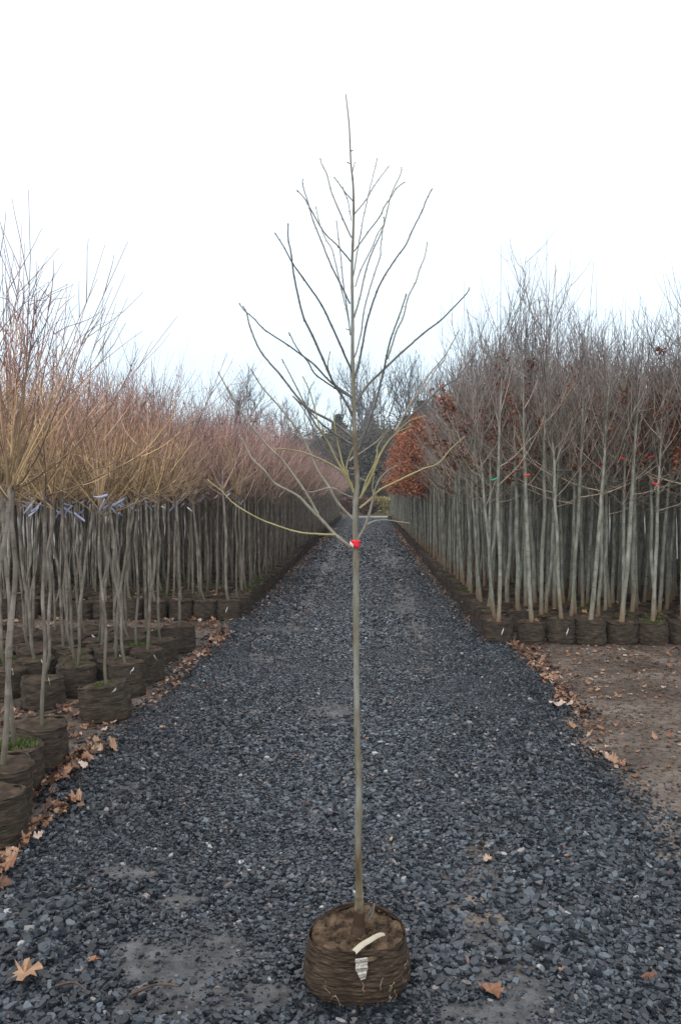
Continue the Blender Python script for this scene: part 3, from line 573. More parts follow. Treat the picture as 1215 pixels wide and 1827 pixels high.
TR = [(638, 1672, 19), (640, 1650, 11), (641, 1625, 9.5), (641, 1600, 8.2), (640, 1560, 7.4), (639, 1500, 7), (640, 1400, 6.6), (637, 1300, 6.2), (636, 1200, 6), (635, 1100, 6), (635, 1000, 5.8), (634, 970, 5.6), (634, 900, 5.4), (637, 860, 5.2), (633, 780, 4.4), (631, 700, 3.9), (629, 640, 3.6), (629, 560, 3.1), (628, 480, 2.7), (630, 420, 2.4), (631, 380, 2.2), (630, 330, 1.9), (626, 290, 1.6), (623, 225, 1.35), (617, 168, 1.2)]
tp = np.array([pix(x, y, TD) for x, y, _ in TR]); trr = np.array([r_ * (.86 if y_ < 1620 else .95) / F * TD for _, y_, r_ in TR]); tp[0, 2] = .17
n = 240; P3 = resample(tp, n); rr_ = np.interp(np.linspace(0, len(TR) - 1, n), np.arange(len(TR)), trr); kk = np.arange(n); wob = 1 + .05 * fbm(kk * .3, 1.0, 4)
for kn in (30, 55, 63, 70, 84, 92, 99, 108, 120, 131, 140, 150, 158, 166, 175, 186, 200, 212, 225): wob = wob + .22 * np.exp(-((kk - kn) / .9) ** 2)
m, t, b = mat('olive grey young bark', .55, .35); c = coords(t, (10, 10, 3.2), 'obj'); nA = noise(t, coords(t, (16, 16, 3.4), 'obj'), 1.0, 6, .6); r = ramp(t, [(.36, (.10, .06, .03)), (.47, (.17, .135, .085)), (.56, (.235, .225, .18)), (.68, (.35, .34, .30))]); L(t, nA, r.inputs[0])
g_ = t.nodes.new('ShaderNodeNewGeometry'); s_ = t.nodes.new('ShaderNodeSeparateXYZ'); L(t, g_.outputs['Position'], s_.inputs[0]); adn = nn(t, 'ShaderNodeMath', operation='MULTIPLY_ADD'); adn.inputs[1].default_value = .12; L(t, noise(t, coords(t), 25, 2), adn.inputs[0]); L(t, s_.outputs['Z'], adn.inputs[2])
mr = nn(t, 'ShaderNodeMapRange'); mr.inputs['From Min'].default_value = .335; mr.inputs['From Max'].default_value = .355; L(t, adn.outputs[0], mr.inputs[0]); m2 = nn(t, 'ShaderNodeMix', data_type='RGBA'); L(t, mr.outputs[0], m2.inputs[0]); m2.inputs[6].default_value = (.055, .030, .016, 1); L(t, r.outputs[0], m2.inputs[7])
L(t, m2.outputs[2], b.inputs['Base Color']); bump(t, b, noise(t, coords(t, (1, 1, .4), 'obj'), 60, 4), .5, .003); M['bark_main'] = m
trunk = link('trunk', mesh_of('trunk', tubes(loc_(P3), rr_ * wob, 14), M['bark_main']), root)
M['br_dark'] = noisy('dark young twig', [(.3, (.085, .075, .065)), (.7, (.17, .155, .14))], 20, .5); M['br_grey'] = noisy('grey young branch', [(.3, (.16, .14, .10)), (.7, (.36, .325, .26))], 12, .5)
M['br_olive'] = noisy('yellow olive branch', [(.3, (.21, .18, .08)), (.7, (.40, .34, .17))], 12, .5)
FR = {'A': (350, 150, 2.209), 'B': (350, 550, 2.209), 'C': (500, 560, 3.375), 'D': (350, 780, 3.471)}
BR = [  # frame, points tip..trunk or trunk..tip ; base end listed first, material, base radius in px, tip radius in px
 ('A', [(617,460),(590,430),(565,395),(543,366)], 'g', 1.3), ('A', [(612,540),(605,500),(598,460),(583,425),(577,405)], 'g', 1.0), ('A', [(612,605),(575,525),(535,430),(515,355),(495,315),(490,293)], 'g', 1.6),
 ('A', [(612,702),(557,637),(505,585),(455,500),(430,455),(397,417)], 'g', 1.7), ('A', [(603,940),(590,880),(570,800),(550,710),(535,650),(510,610),(485,545),(472,482)], 'g', 1.7),
 ('A', [(606,865),(570,790),(530,710),(490,610),(460,535),(445,480),(421,400),(420,373)], 'd', 1.9), ('A', [(607,990),(600,920),(590,850),(578,770),(570,680),(560,600),(553,537)], 'g', 1.6),
 ('A', [(623,513),(670,455),(705,395),(760,322)], 'g', 1.5), ('A', [(617,760),(622,740),(635,660),(650,580),(655,545),(665,500),(680,430),(700,350),(714,292)], 'g', 1.6),
 ('A', [(622,660),(680,580),(725,520),(740,485),(765,450),(790,410),(823,385)], 'g', 1.5), ('A', [(622,920),(645,840),(665,750),(690,670),(735,570),(755,490),(770,430),(805,355),(809,326)], 'g', 1.9),
 ('A', [(626,800),(650,730),(690,650),(715,590),(738,555),(740,522)], 'g', 1.3), ('A', [(620,1080),(630,1060),(650,980),(660,900),(680,820),(705,740),(725,680),(727,640),(735,572)], 'g', 1.6),
 ('A', [(622,1165),(640,1105),(655,1030),(670,950),(690,880),(715,810),(740,760),(785,690),(825,635),(850,580),(890,500),(905,460),(929,412)], 'd', 2.4),
 ('B', [(637,560),(650,530),(680,450),(710,360),(740,240),(752,180),(770,110),(800,30),(829,-58)], 'd', 2.6), ('A', [(752,1085),(765,1050),(790,970),(815,920),(835,840),(865,780),(880,730),(900,680),(911,622)], 'g', 1.9),
 ('B', [(630,375),(670,310),(740,240),(820,165),(900,95),(960,50),(1010,0),(1065,-58),(1076,-82)], 'd', 2.4),
 ('B', [(617,425),(590,370),(540,290),(495,190),(455,100),(425,40),(405,-35),(385,-133),(375,-213),(363,-276),(363,-335)], 'd', 2.4),
 ('B', [(616,260),(610,240),(575,160),(530,60),(490,-20),(415,-128),(380,-178),(345,-243),(310,-298)], 'd', 2.1),
 ('B', [(616,355),(600,340),(530,290),(465,222),(410,180),(355,140),(270,85),(230,42),(190,8),(170,-21)], 'd', 2.0),
 ('B', [(622,512),(540,450),(450,400),(400,350),(330,260),(255,170),(215,80),(200,20),(185,-8)], 'd', 2.5), ('B', [(630,545),(570,510),(500,460),(440,400),(380,345)], 'd', 2.3),
 ('B', [(612,352),(540,310),(470,260),(440,210),(400,160),(365,95)], 'd', 1.6), ('B', [(530,270),(520,235),(520,210),(528,170)], 'd', 1.2),
 ('C', [(440,1060),(410,1000),(380,960),(300,850),(240,770),(180,650),(130,560),(75,495)], 'd', 2.1), ('C', [(440,1070),(410,1000),(375,900),(345,770),(325,650),(322,600)], 'o', 2.0),
 ('C', [(440,1075),(430,1030),(390,960),(340,880),(290,780),(240,690),(205,560),(175,460),(135,375)], 'o', 2.0), ('B', [(560,590),(500,500),(460,440),(420,360),(380,280),(338,200)], 'd', 1.9),
 ('B', [(617,830),(560,770),(520,700),(480,640),(440,550),(400,480),(330,390),(260,310),(215,238)], 'g', 2.6), ('B', [(480,812),(440,740),(400,680),(340,600),(280,540),(230,480),(170,400),(120,310),(87,250)], 'g', 2.4),
 ('B', [(622,950),(605,938),(550,895),(500,840),(450,790),(400,740),(310,690),(270,640),(220,590),(180,510)], 'g', 3.6), ('B', [(550,893),(480,890),(400,882),(300,850),(230,820),(150,770),(100,720),(45,675)], 'o', 2.0),
 ('D', [(1005,385),(950,290),(910,220),(870,190),(800,150),(720,115),(650,90),(560,75),(480,70)], 'o', 2.2), ('D', [(970,375),(900,345),(860,320),(810,315),(760,330),(700,340),(650,320)], 'g', 1.5),
 ('C', [(445,1065),(420,1020),(405,960),(400,920),(415,860),(440,805)], 'o', 1.9), ('C', [(420,885),(440,865),(480,840),(580,770),(655,690)], 'g', 2.2),
 ('C', [(480,1110),(530,1020),(560,950),(600,850),(650,770),(700,720),(720,705),(795,675)], 'o', 2.6), ('C', [(490,1100),(520,1000),(560,920),(580,860),(590,790),(655,700)], 'o', 2.2),
 ('C', [(490,1095),(540,990),(570,920),(620,830),(680,740),(740,660),(800,600),(880,530),(960,450),(1060,390),(1120,310),(1175,235)], 'd', 2.4),
 ('C', [(690,705),(740,620),(790,540),(850,440),(900,360),(960,290),(1010,220),(1075,100)], 'g', 1.9), ('C', [(740,620),(790,530),(870,440),(940,330),(985,280),(1005,225)], 'g', 1.5), ('C', [(700,710),(760,660),(800,635),(875,612)], 'o', 1.3),
 ('C', [(478,1170),(540,1120),(600,1060),(680,1020),(780,970),(870,930),(950,900),(1030,810),(1110,740)], 'o', 2.2),
 ('C', [(462,1360),(480,1335),(510,1280),(540,1190),(550,1150),(565,1080),(590,1010),(640,950),(700,915)], 'g', 2.8), ('C', [(548,1160),(560,1100),(555,1040),(565,960)], 'o', 1.7), ('C', [(515,1275),(540,1260),(580,1245),(640,1242),(700,1250),(780,1262)], 'g', 1.6),
 ('C', [(462,765),(470,760),(490,742)], 'g', 1.3), ('C', [(465,938),(440,932),(415,928)], 'g', 1.2), ('C', [(470,985),(500,1000),(530,1030)], 'g', 1.2), ('C', [(465,968),(440,965),(420,966)], 'g', 1.1),
 ('A', [(606,270),(612,264),(618,262)], 'g', .9), ('A', [(614,355),(620,330),(626,308)], 'g', .9), ('A', [(608,315),(600,310),(596,308)], 'g', .8), ('A', [(612,970),(600,967),(590,965)], 'g', .8)]
rb = np.random.default_rng(3); mm = {'g': 'br_grey', 'd': 'br_dark', 'o': 'br_olive'}
def tdepth(py): return TD
for bi, (fr, pts, mc, br) in enumerate(BR):
    ox, oy, sc = FR[fr]; q = np.array([(ox + x / sc, oy + y / sc) for x, y in pts]); dist = np.concatenate([[0], np.cumsum(np.hypot(*np.diff(q, axis=0).T))])
    # side branches start on their parent: same depth there, then run off toward or away from the viewer
    sl = rb.uniform(-.55, .55) if abs(q[0, 0] - 633) < 14 or fr in 'CD' else rb.uniform(-.2, .2); D_ = TD + sl * dist / F * TD * (.5 if fr == 'C' else .8)
    P = np.array([pix(x, y, dd) for (x, y), dd in zip(q, D_)]); nn_ = 10 * (len(pts) - 1) + 1; Pr = resample(P, nn_) + 0
    tt = np.linspace(0, 1, nn_); tk = .82 if fr == 'A' else 1.02; rad = (br * tk * (1 - tt) + max(.8, br * .40) * tt) / F * TD
    rad = rad * (1 + .18 * ((np.arange(nn_) % 10) == 9)); rad[-2:] *= 1.1
    jit = rb.normal(0, .0003, (nn_, 3)); jit[0] = 0
    gb = tubes(loc_(Pr + jit), rad, 6)
    # buds alternate along the twig
    for kb in range(9, nn_ - 1, 13):
        tg_ = Pr[min(kb + 1, nn_ - 1)] - Pr[kb]; tg_ /= np.linalg.norm(tg_) + 1e-9; sd2 = np.cross(tg_, [0, 1, 0]) * (1 if (kb // 9) % 2 else -1); bp = Pr[kb] + sd2 * rad[kb] * .6
        tubes(loc_(np.array([bp, bp + (tg_ * .7 + sd2 * .5) * .003, bp + (tg_ * .9 + sd2 * .6) * .006])), np.array([.0011, .0012, .0003]), 5, True, gb)
    link('branch', mesh_of('branch', gb, M[mm[mc]]), root)
# red tape, white tie
c = loc_(pix(633.5, 970, TD)); g = Geo(); a = np.linspace(0, 2 * np.pi, 17)[:-1]
prof = [(.0150, -.0130), (.0165, -.0125), (.0170, -.004), (.0160, .003), (.0172, .009), (.0158, .0130), (.0130, .0130)]
V = np.array([[(r_ * (1 + .08 * math.sin(3 * q + z * 200))) * math.cos(q), r_ * math.sin(q), z + .0015 * math.sin(2 * q)] for r_, z in prof for q in a]); i = np.arange(6)[:, None] * 16; j = np.arange(16)[None]
g.add(V + c, np.stack([i + j, i + (j + 1) % 16, i + 16 + (j + 1) % 16, i + 16 + j], -1).reshape(-1, 4)); link('red_tape', mesh_of('red_tape', g, M['tape_red']), root)
strip('white_tie', M['tag_white'], root, pix(624, 969, TD - .015), .018, .014, 3, .6)
# paper tag hanging over the rim, strip of paper on the soil
def card(name, outline_fn, nu, nv, m_):
    g = Geo(); V = []
    for sgn in (0, 1):
        for iu in range(nu):
            for iv in range(nv): V.append(outline_fn(iu / (nu - 1), iv / (nv - 1), sgn))
    n0 = nu * nv; i = (np.arange(nu - 1)[:, None] * nv + np.arange(nv - 1)[None]).ravel(); g.add(np.array(V), np.concatenate([np.stack([i, i + 1, i + nv + 1, i + nv], -1), n0 + np.stack([i, i + nv, i + nv + 1, i + 1], -1)])); return link(name, mesh_of(name, g, m_), root)
t0 = loc_(pix(645, 1708, TD - .176))
def tagf(u, v, s):
    x = (u - .5) * .041 * (1 + .06 * math.sin(v * 15)); 
    if v > .5: x = x * (1 - (v - .5) * 1.3) + .005 * (v - .5) * 2
    return [t0[0] + x, t0[1] - .004 - .012 * v - .003 * math.sin(v * 18) - s * .0006 - .004 * math.cos(u * 3), t0[2] - v * .066]
card('tag', tagf, 9, 18, M['tag_print'])
pa, pb = loc_(pix(632, 1700, TD - .17)), loc_(pix(684, 1668, TD - .05))
def strf(u, v, s):
    p = pa * (1 - u) + pb * u; return [p[0] - (v - .5) * .013, p[1] + (v - .5) * .016 * (1 - .5 * u) + .003 * math.sin(u * 9), max(p[2], .207) + .004 + .010 * (v - .5) + .010 * math.sin(u * 3.1) + .004 * math.sin(v * 5) + s * .0006]
card('paper_strip', strf, 12, 5, plain('creamy paper', (.48, .42, .32), .6))
# roots through the bag
g = Geo()
for k in range(26):
    a0 = rb.uniform(-2.9, -.25) if k < 18 else rb.uniform(-.9, .1); z0 = rb.uniform(.03, .13); pts = []
    for q in range(6): rr0 = np.interp(z0, [0, .012, .045, .085, .125, .16, .19], [.150, .166, .178, .184, .179, .171, .168]) + .003; pts.append([rr0 * math.cos(a0), rr0 * math.sin(a0), z0]); a0 += rb.normal(0, .035); z0 = max(.03, z0 - rb.uniform(0, .012))
    tubes(resample(np.array(pts), 14), np.linspace(.0012, .0006, 14), 4, True, g)
link('roots', mesh_of('roots', g, M['root']), root)
g = Geo(); tubes(loc_(resample(np.array([pix(652, 1640, TD + .03), pix(663, 1622, TD + .04), pix(668, 1612, TD + .04), pix(664, 1632, TD + .02), pix(655, 1645, TD)]), 14)), np.full(14, .0028), 6, True, g); link('root_loop', mesh_of('root_loop', g, M['br_dark']), root)
# ------------------------------------------------------------------ leaves on the ground
LOB = np.array([(0, -.50), (.08, -.34), (.34, -.42), (.42, -.22), (.72, -.16), (.62, .04), (.74, .20), (.66, .42), (.38, .40), (.34, .62), (.14, .68), (0, .92)]); LOB = np.concatenate([LOB, [(-x, y) for x, y in LOB[-2:0:-1]]])
def leaves(P, size, seed, curl=.5, tilt=.35, frag=False):
    r = np.random.default_rng(seed); n = len(P); k = len(LOB); g = Geo(); s = size * r.uniform(.55, 1.25, n); ol = np.tile(LOB[None], (n, 1, 1)) * r.uniform(.75, 1.2, (n, k, 1))
    if frag: ol[..., 0] *= r.uniform(.3, .8, (n, 1))
    cu = r.uniform(-.3, 1, n)[:, None] * curl; rr = np.hypot(ol[..., 0], ol[..., 1]); fa = r.uniform(0, 6.28, n)[:, None]
    z = cu * (ol[..., 0] * np.cos(fa) + ol[..., 1] * np.sin(fa)) ** 2 + .17 * r.normal(0, 1, (n, k)) * rr
    V = np.concatenate([np.zeros((n, 1, 3)), np.stack([ol[..., 0], ol[..., 1], z], -1)], 1) * s[:, None, None]
    a = r.uniform(0, 6.28, n); c, s_ = np.cos(a)[:, None], np.sin(a)[:, None]; X = V[..., 0] * c - V[..., 1] * s_; Y = V[..., 0] * s_ + V[..., 1] * c
    tx, ty = r.normal(0, tilt, n)[:, None], r.normal(0, tilt, n)[:, None]; Z = V[..., 2] + X * tx + Y * ty; Z = Z - Z.min(1, keepdims=True)
    V = np.stack([X + P[:, 0:1], Y + P[:, 1:2], Z + P[:, 2:3]], -1); b = np.arange(n)[:, None] * (k + 1); j = np.arange(k)
    f = np.stack([b + 0 * j, b + 1 + j, b + 1 + (j + 1) % k], -1).reshape(-1, 3); g.add(V.reshape(-1, 3), f, 0, np.repeat(r.uniform(0, 1, n), k)); return g
def zsurf(x, y):
    w, d = inv_row(x, y); inr = (w > edgeL(d)) & (w < edgeR(d)); return np.where(inr, zroad(x, y, w, d) + .022, zground(x, y) + .006)
def scatter(n, wf, df, seed):
    r = np.random.default_rng(seed); d = df(r, n); w = wf(r, n, d); x = w * math.cos(TH) + d * math.sin(TH); y = -w * math.sin(TH) + d * math.cos(TH); return np.stack([x, y, zsurf(x, y)], -1)
G = Geo()
G.extend(leaves(scatter(210, lambda r, n, d: edgeL(d) - .02 + r.normal(0, .06, n), lambda r, n: r.uniform(3.5, 5.2, n), 1), .038, 1, .9, .5))
G.extend(leaves(scatter(60, lambda r, n, d: edgeL(d) - .05 + r.normal(0, .07, n), lambda r, n: r.uniform(3.0, 4.0, n), 11), .046, 12, .9, .5))
G.extend(leaves(scatter(260, lambda r, n, d: edgeL(d) + .02 + r.normal(0, .07, n), lambda r, n: r.uniform(6.3, 9.6, n), 2), .036, 2, .6, .4))
G.extend(leaves(scatter(160, lambda r, n, d: r.uniform(-3.6, -1.85, n), lambda r, n: r.uniform(5.3, 6.4, n), 3), .045, 3))
G.extend(leaves(scatter(200, lambda r, n, d: r.uniform(-5, -1.8, n), lambda r, n: r.uniform(9.4, 10.6, n), 4), .045, 4))
G.extend(leaves(scatter(420, lambda r, n, d: edgeR(d) + .05 + np.abs(r.normal(0, .30, n)) * np.where(fbm(d * 2.2, 0 * d, 5) > .5, 1, .35), lambda r, n: 4.4 + r.beta(2.2, 1.8, n) * 5.2, 5), .034, 5, .6, .4))
G.extend(leaves(scatter(620, lambda r, n, d: r.uniform(1.6, 5, n), lambda r, n: r.uniform(3.6, 9.2, n), 6), .030, 6, .4, .2))
G.extend(leaves(scatter(1100, lambda r, n, d: r.uniform(1.6, 5, n), lambda r, n: r.uniform(3.4, 9.2, n), 7), .024, 7, .4, .2, True))
G.extend(leaves(scatter(900, lambda r, n, d: 1.34 + r.normal(0, .09, n), lambda r, n: r.uniform(9, 38, n), 8), .038, 8, .6, .4))
G.extend(leaves(scatter(700, lambda r, n, d: -1.62 + r.normal(0, .1, n), lambda r, n: r.uniform(10.4, 38, n), 9), .038, 9, .6, .4))
G.extend(leaves(scatter(170, lambda r, n, d: r.uniform(-1.7, 1.5, n), lambda r, n: r.uniform(2.2, 16, n), 10), .026, 10, .5, .3, True))
for k, RR_ in enumerate((rootsR, rootsL)):   # caught on the bags
    P = []
    for (r_, c_), (o, d_) in RR_.items():
        if r_ < 5:
            for q in range(3): a = random.uniform(0, 6.28); rr0 = random.uniform(.05, .15); P.append((o.location.x + rr0 * math.cos(a), o.location.y + rr0 * math.sin(a), HB + .012))
    G.extend(leaves(np.array(P), .04, 20 + k, .5, .3))
tag(link('leaf_litter', mesh_of('leaf_litter', G, M['leaf_ground'], False, True)), 'brown and tan fallen leaves strewn along both edges of the gravel and over the mud', 'fallen leaves', kind='stuff')
def clods(n, seed):
    r = np.random.default_rng(seed); d = r.uniform(3.3, 9.1, n); w = edgeR(d) + .08 + r.uniform(0, 1, n) ** .8 * 3.4; P = np.stack([w * math.cos(TH) + d * math.sin(TH), -w * math.sin(TH) + d * math.cos(TH)], -1)
    m_ = n // 3; d2 = r.uniform(5.2, 10.5, m_); w2 = edgeL(d2) - .05 - r.uniform(0, 1, m_) * 2.6; P = np.concatenate([P, np.stack([w2 * math.cos(TH) + d2 * math.sin(TH), -w2 * math.sin(TH) + d2 * math.cos(TH)], -1)]); n = len(P)
    o = np.array([[1, 0, 0], [-1, 0, 0], [0, 1, 0], [0, -1, 0], [0, 0, .6], [0, 0, -.5]]); sz = (.004 + .022 * r.beta(1, 4.5, n))[:, None, None]; V = (o[None] + r.normal(0, .22, (n, 6, 3))) * sz; V[..., 0] += P[:, 0:1]; V[..., 1] += P[:, 1:2]; V[..., 2] += (zground(P[:, 0], P[:, 1]) + .003)[:, None]
    f = np.array([[0, 2, 4], [2, 1, 4], [1, 3, 4], [3, 0, 4], [2, 0, 5], [1, 2, 5], [3, 1, 5], [0, 3, 5]]); g = Geo(); g.add(V.reshape(-1, 3), (np.arange(n)[:, None, None] * 6 + f[None]).reshape(-1, 3)); return g
M['clod'] = noisy('dark wet clods', [(.3, (.03, .02, .014)), (.7, (.12, .085, .065))], 30, .6, .35, kind='pos')
tag(link('soil_clods', mesh_of('soil_clods', clods(9000, 4), M['clod'], False)), 'dark lumps of wet earth strewn over the bare mud beside the gravel', 'soil', kind='stuff')
big = [((875, 1793), .115, .55, 'bright orange brown fallen leaf on the gravel right of the bag'), ((45, 1768), .075, .80, 'large tan lobed leaf on the gravel in the lower left corner'), ((870, 1548), .05, .92, 'pale crumpled leaf on the gravel right of the trunk, by the mud patch'),
       ((1010, 1545), .035, .7, 'small tan leaf on the gravel near the right mud'), ((395, 1232), .03, .25, 'small reddish scrap of leaf lying alone on the gravel at left'), ((995, 1270), .075, .97, 'pale pinkish large leaf at the right edge of the gravel'),
       ((165, 1735), .03, .6, 'curled reddish leaf standing between stones at lower left'), ((290, 1310), .03, .85, 'pale small leaf on the gravel near the left bags'), ((30, 1490), .06, .99, 'white underside leaf lying on the left leaf pile'), ((1155, 1770), .035, .35, 'brown leaf between large stones at lower right')]
for i_, (q, sz, rv, lab) in enumerate(big):
    p = ground(*q); p[2] = float(zsurf(p[0], p[1])) + .006; g = leaves(np.zeros((1, 3)), sz, 900 + i_, .7, .15); g.f = [(f, m_, np.full(len(f), rv)) for f, m_, _ in g.f]
    tag(link('fallen_leaf', mesh_of('fallen_leaf', g, M['leaf_ground'], False, True), None, tuple(p)), lab, 'leaf', 'single fallen leaves')
M['stick'] = noisy('wet brown stick', [(.3, (.05, .03, .02)), (.7, (.16, .09, .06))], 20, .5)
for (a_, b_, rr0, lab) in [((235, 1796), (320, 1782), .006, 'dark wet stick lying on the gravel left of the bag'), ((100, 1782), (155, 1788), .005, 'short reddish stick beside the tan lobed leaf'), ((860, 1515), (885, 1555), .003, 'thin curved twig on the gravel right of the trunk'), ((665, 1232), (692, 1250), .004, 'thin pale twig on the gravel beyond the trunk')]:
    A_, B_ = ground(*a_), ground(*b_); A_[2] = B_[2] = .045; Mi = (A_ + B_) / 2 + np.array([.0, .02, .006]); tag(link('stick', mesh_of('stick', tubes(resample(np.array([A_, Mi, B_]), 12), np.linspace(rr0, rr0 * .5, 12) * (1 + .2 * np.sin(np.arange(12))), 7), M['stick'])), lab, 'stick', 'sticks on the gravel')
# ------------------------------------------------------------------ background
def bare_tree(seed, h, spread=.5, lev=5):
    r = np.random.default_rng(seed); segs = []
    def grow(p, d, ln, rad, l):
        c = curve(p, d, ln, .22 if l else .0, .075, 5, r); segs.append((c, np.linspace(rad, rad * .55, 5), l))
        if l >= lev: return
        for k in range(3 if l < 1 else r.integers(2, 5)):
            pp, tg = at_pt(c, r.uniform(.45, 1) if l else r.uniform(.5, 1)); grow(pp, side_dir(tg, r.uniform(.35, spread + .40), r) + np.array([0, 0, .30]), ln * r.uniform(.55, .85), rad * .6, l + 1)
    grow(np.zeros(3), np.array([0, 0, 1.]), h * .40, h * .013, 0)
    top = max(c[:, 2].max() for c, _, _ in segs); s = h / top; return [(c * s, np.maximum(q, .016), l) for c, q, l in segs]
M['far_bark'] = noisy('distant grey bark', [(.3, (.085, .08, .075)), (.7, (.14, .13, .125))], 2)
M['conifer'] = rnd_mat('dark conifer needles', [(0, (.06, .06, .036)), (.6, (.105, .10, .065)), (1, (.16, .15, .10))], .8)
M['shrub_rust'] = rnd_mat('rust brown shrub', [(0, (.07, .03, .022)), (1, (.22, .10, .07))], .8); M['shrub_yellow'] = rnd_mat('dry yellow grass bush', [(0, (.25, .20, .06)), (1, (.5, .42, .16))], .8); M['shrub_grey'] = rnd_mat('grey brown thicket', [(0, (.075, .07, .05)), (1, (.16, .145, .10))], .8)
bt = [(412, 655, 85, .62, 'round crowned bare tree beyond the left block'), (455, 700, 95, .5, 'small bare tree at the right shoulder of the round crowned tree'), (545, 690, 110, .45, 'slender bare tree at the left end of the central tree line'), (578, 668, 100, .45, 'bare tree left of the tall trunk, second in the central tree line'),
      (612, 650, 108, .4, 'bare tree directly behind the front trunk in the distance'), (650, 655, 118, .4, 'pale bare tree just right of the front trunk in the distance'), (690, 640, 96, .42, 'dark tall bare tree in the middle of the central tree line'), (722, 645, 104, .4, 'tall bare tree right of the darkest one in the tree line'), (752, 640, 99, .4, 'tall bare tree beside the pointed evergreen'),
      (778, 668, 108, .4, 'bare tree at the right end of the central tree line'), (500, 735, 125, .5, 'low faint bare tree between the left block and the tree line'), (815, 690, 112, .45, 'bare tree half hidden behind the right block')]
for i_, (x, y, D, spd, lab) in enumerate(bt):
    top = pix(x, y, D); h = top[2] * 1.10; o = empty('bare_tree', (top[0], D, 0), lab, 'bare tree', 'bare trees on the horizon'); sg = bare_tree(700 + i_, h, spd)
    gt = Geo(); gc = Geo(); [tubes(c, q, 6, False, gt) for c, q, l in sg if l == 0]
    for l_, kk_ in ((1, 5), (2, 4), (3, 3), (4, 3), (5, 3)):
        z = [(c, q) for c, q, l in sg if l == l_]
        if z: tubes(np.array([c for c, _ in z]), np.array([q for _, q in z]), kk_, False, gc)
    link('trunk', mesh_of('trunk', gt, M['far_bark']), o); link('crown', mesh_of('crown', gc, M['far_bark']), o)
def conifer(x, y, D, wid, seed, lab, blunt=.1):
    top = pix(x, y, D); h = top[2]; r = np.random.default_rng(seed); o = empty('evergreen_tree', (top[0], D, 0), lab, 'evergreen tree', 'evergreens on the horizon'); n = 11000; nb = 170
    bz = np.sort(r.uniform(.04, 1, nb)) * h; ba = r.uniform(0, 6.28, nb); bl = wid * .5 * ((1 - bz / h) ** .75 * (1 - blunt) + blunt * (bz < .93 * h)) * r.uniform(.6, 1.15, nb); k = r.integers(0, nb, n); t = r.uniform(0, 1, n) ** .6
    X = np.cos(ba[k]) * bl[k] * t + r.normal(0, .16, n); Y = np.sin(ba[k]) * bl[k] * t + r.normal(0, .16, n); Z = bz[k] - .25 * bl[k] * t + r.normal(0, .13, n); Z = np.clip(Z, .1, h)
    a = r.normal(0, 1, (n, 3)); a[:, 2] *= .5; a /= np.linalg.norm(a, axis=1)[:, None]; b_ = np.cross(a, r.normal(0, 1, (n, 3))); b_ /= np.linalg.norm(b_, axis=1)[:, None]; s = r.uniform(.07, .20, n)[:, None]; P = np.stack([X, Y, Z], -1)
    V = np.stack([P - a * s, P + b_ * s * .5, P + a * s, P - b_ * s * .5], 1); g = Geo(); g.add(V.reshape(-1, 3), np.arange(4 * n).reshape(n, 4), 0, r.uniform(0, 1, n)); link('crown', mesh_of('crown', g, M['conifer'], False, True), o)
    g = tubes(np.array([[0, 0, 0], [0, 0, h * .5], [0, 0, h * .97]]), np.array([.16, .1, .02]), 6); tubes(np.stack([np.stack([0 * bz, 0 * bz, bz], -1), np.stack([np.cos(ba) * bl, np.sin(ba) * bl, bz - .2 * bl], -1)], 1), np.tile([.03, .01], (nb, 1)), 3, False, g); link('trunk', mesh_of('trunk', g, M['far_bark']), o)
for a_ in [(603, 740, 86, 5.5, 1, 'dark evergreen just left of the front trunk in the distance'), (560, 785, 92, 8, 2, 'low evergreen at the left of the dark tree mass'), (582, 775, 84, 7, 3, 'rounded low evergreen in front of the left dark mass'), (640, 768, 84, 7, 4, 'dark evergreen right behind the front trunk'),
           (668, 758, 88, 8, 5, 'broad evergreen in the middle of the dark mass'), (695, 766, 82, 7, 6, 'evergreen at the end of the track on the right'), (725, 742, 70, 3.6, 7, 'evergreen beside the rust leaved trees'), (752, 716, 66, 5.5, 8, 'pointed evergreen rising above the rust leaved trees'), (777, 712, 72, 6, 9, 'evergreen half behind the right block'), (625, 785, 76, 6, 10, 'low evergreen bush behind the end of the track'), (660, 790, 74, 6, 11, 'low evergreen right of the track end')]: conifer(*a_)
def shrub(x, ytop, D, wid, m_, seed, lab, cat='shrub', n=1500, name='shrub'):
    top = pix(x, ytop, D); h = top[2]; r = np.random.default_rng(seed); o = empty(name, (top[0], D, 0), lab, cat); a = r.uniform(0, 6.28, 60); l = r.uniform(.3, 1, 60); st = np.stack([np.zeros((60, 3)), np.stack([np.cos(a) * l * wid * .3, np.sin(a) * l * wid * .3, h * .6 + 0 * a], -1), np.stack([np.cos(a) * l * wid * .5, np.sin(a) * l * wid * .5, h * r.uniform(.75, 1, 60)], -1)], 1)
    link('stems', mesh_of('stems', tubes(st, np.tile([.02, .012, .006], (60, 1)), 3), M['far_bark']), o)
    k = r.integers(0, 60, n); t = r.uniform(.1, 1, n)[:, None]; P = st[k, 0] * (1 - t) ** 2 + 2 * t * (1 - t) * st[k, 1] + t * t * st[k, 2] + r.normal(0, .05 + wid * .045, (n, 3)); P[:, 2] = np.clip(P[:, 2], .02, h); g = Geo()
    q = r.normal(0, 1, (n, 3)); q /= np.linalg.norm(q, axis=1)[:, None]; b_ = np.cross(q, r.normal(0, 1, (n, 3))); b_ /= np.linalg.norm(b_, axis=1)[:, None]; s = r.uniform(.05, .14, n)[:, None]; V = np.stack([P - q * s, P + b_ * s * .5, P + q * s, P - b_ * s * .5], 1); g.add(V.reshape(-1, 3), np.arange(4 * n).reshape(n, 4), 0, r.uniform(0, 1, n)); link('foliage', mesh_of('foliage', g, M[m_], False, True), o)
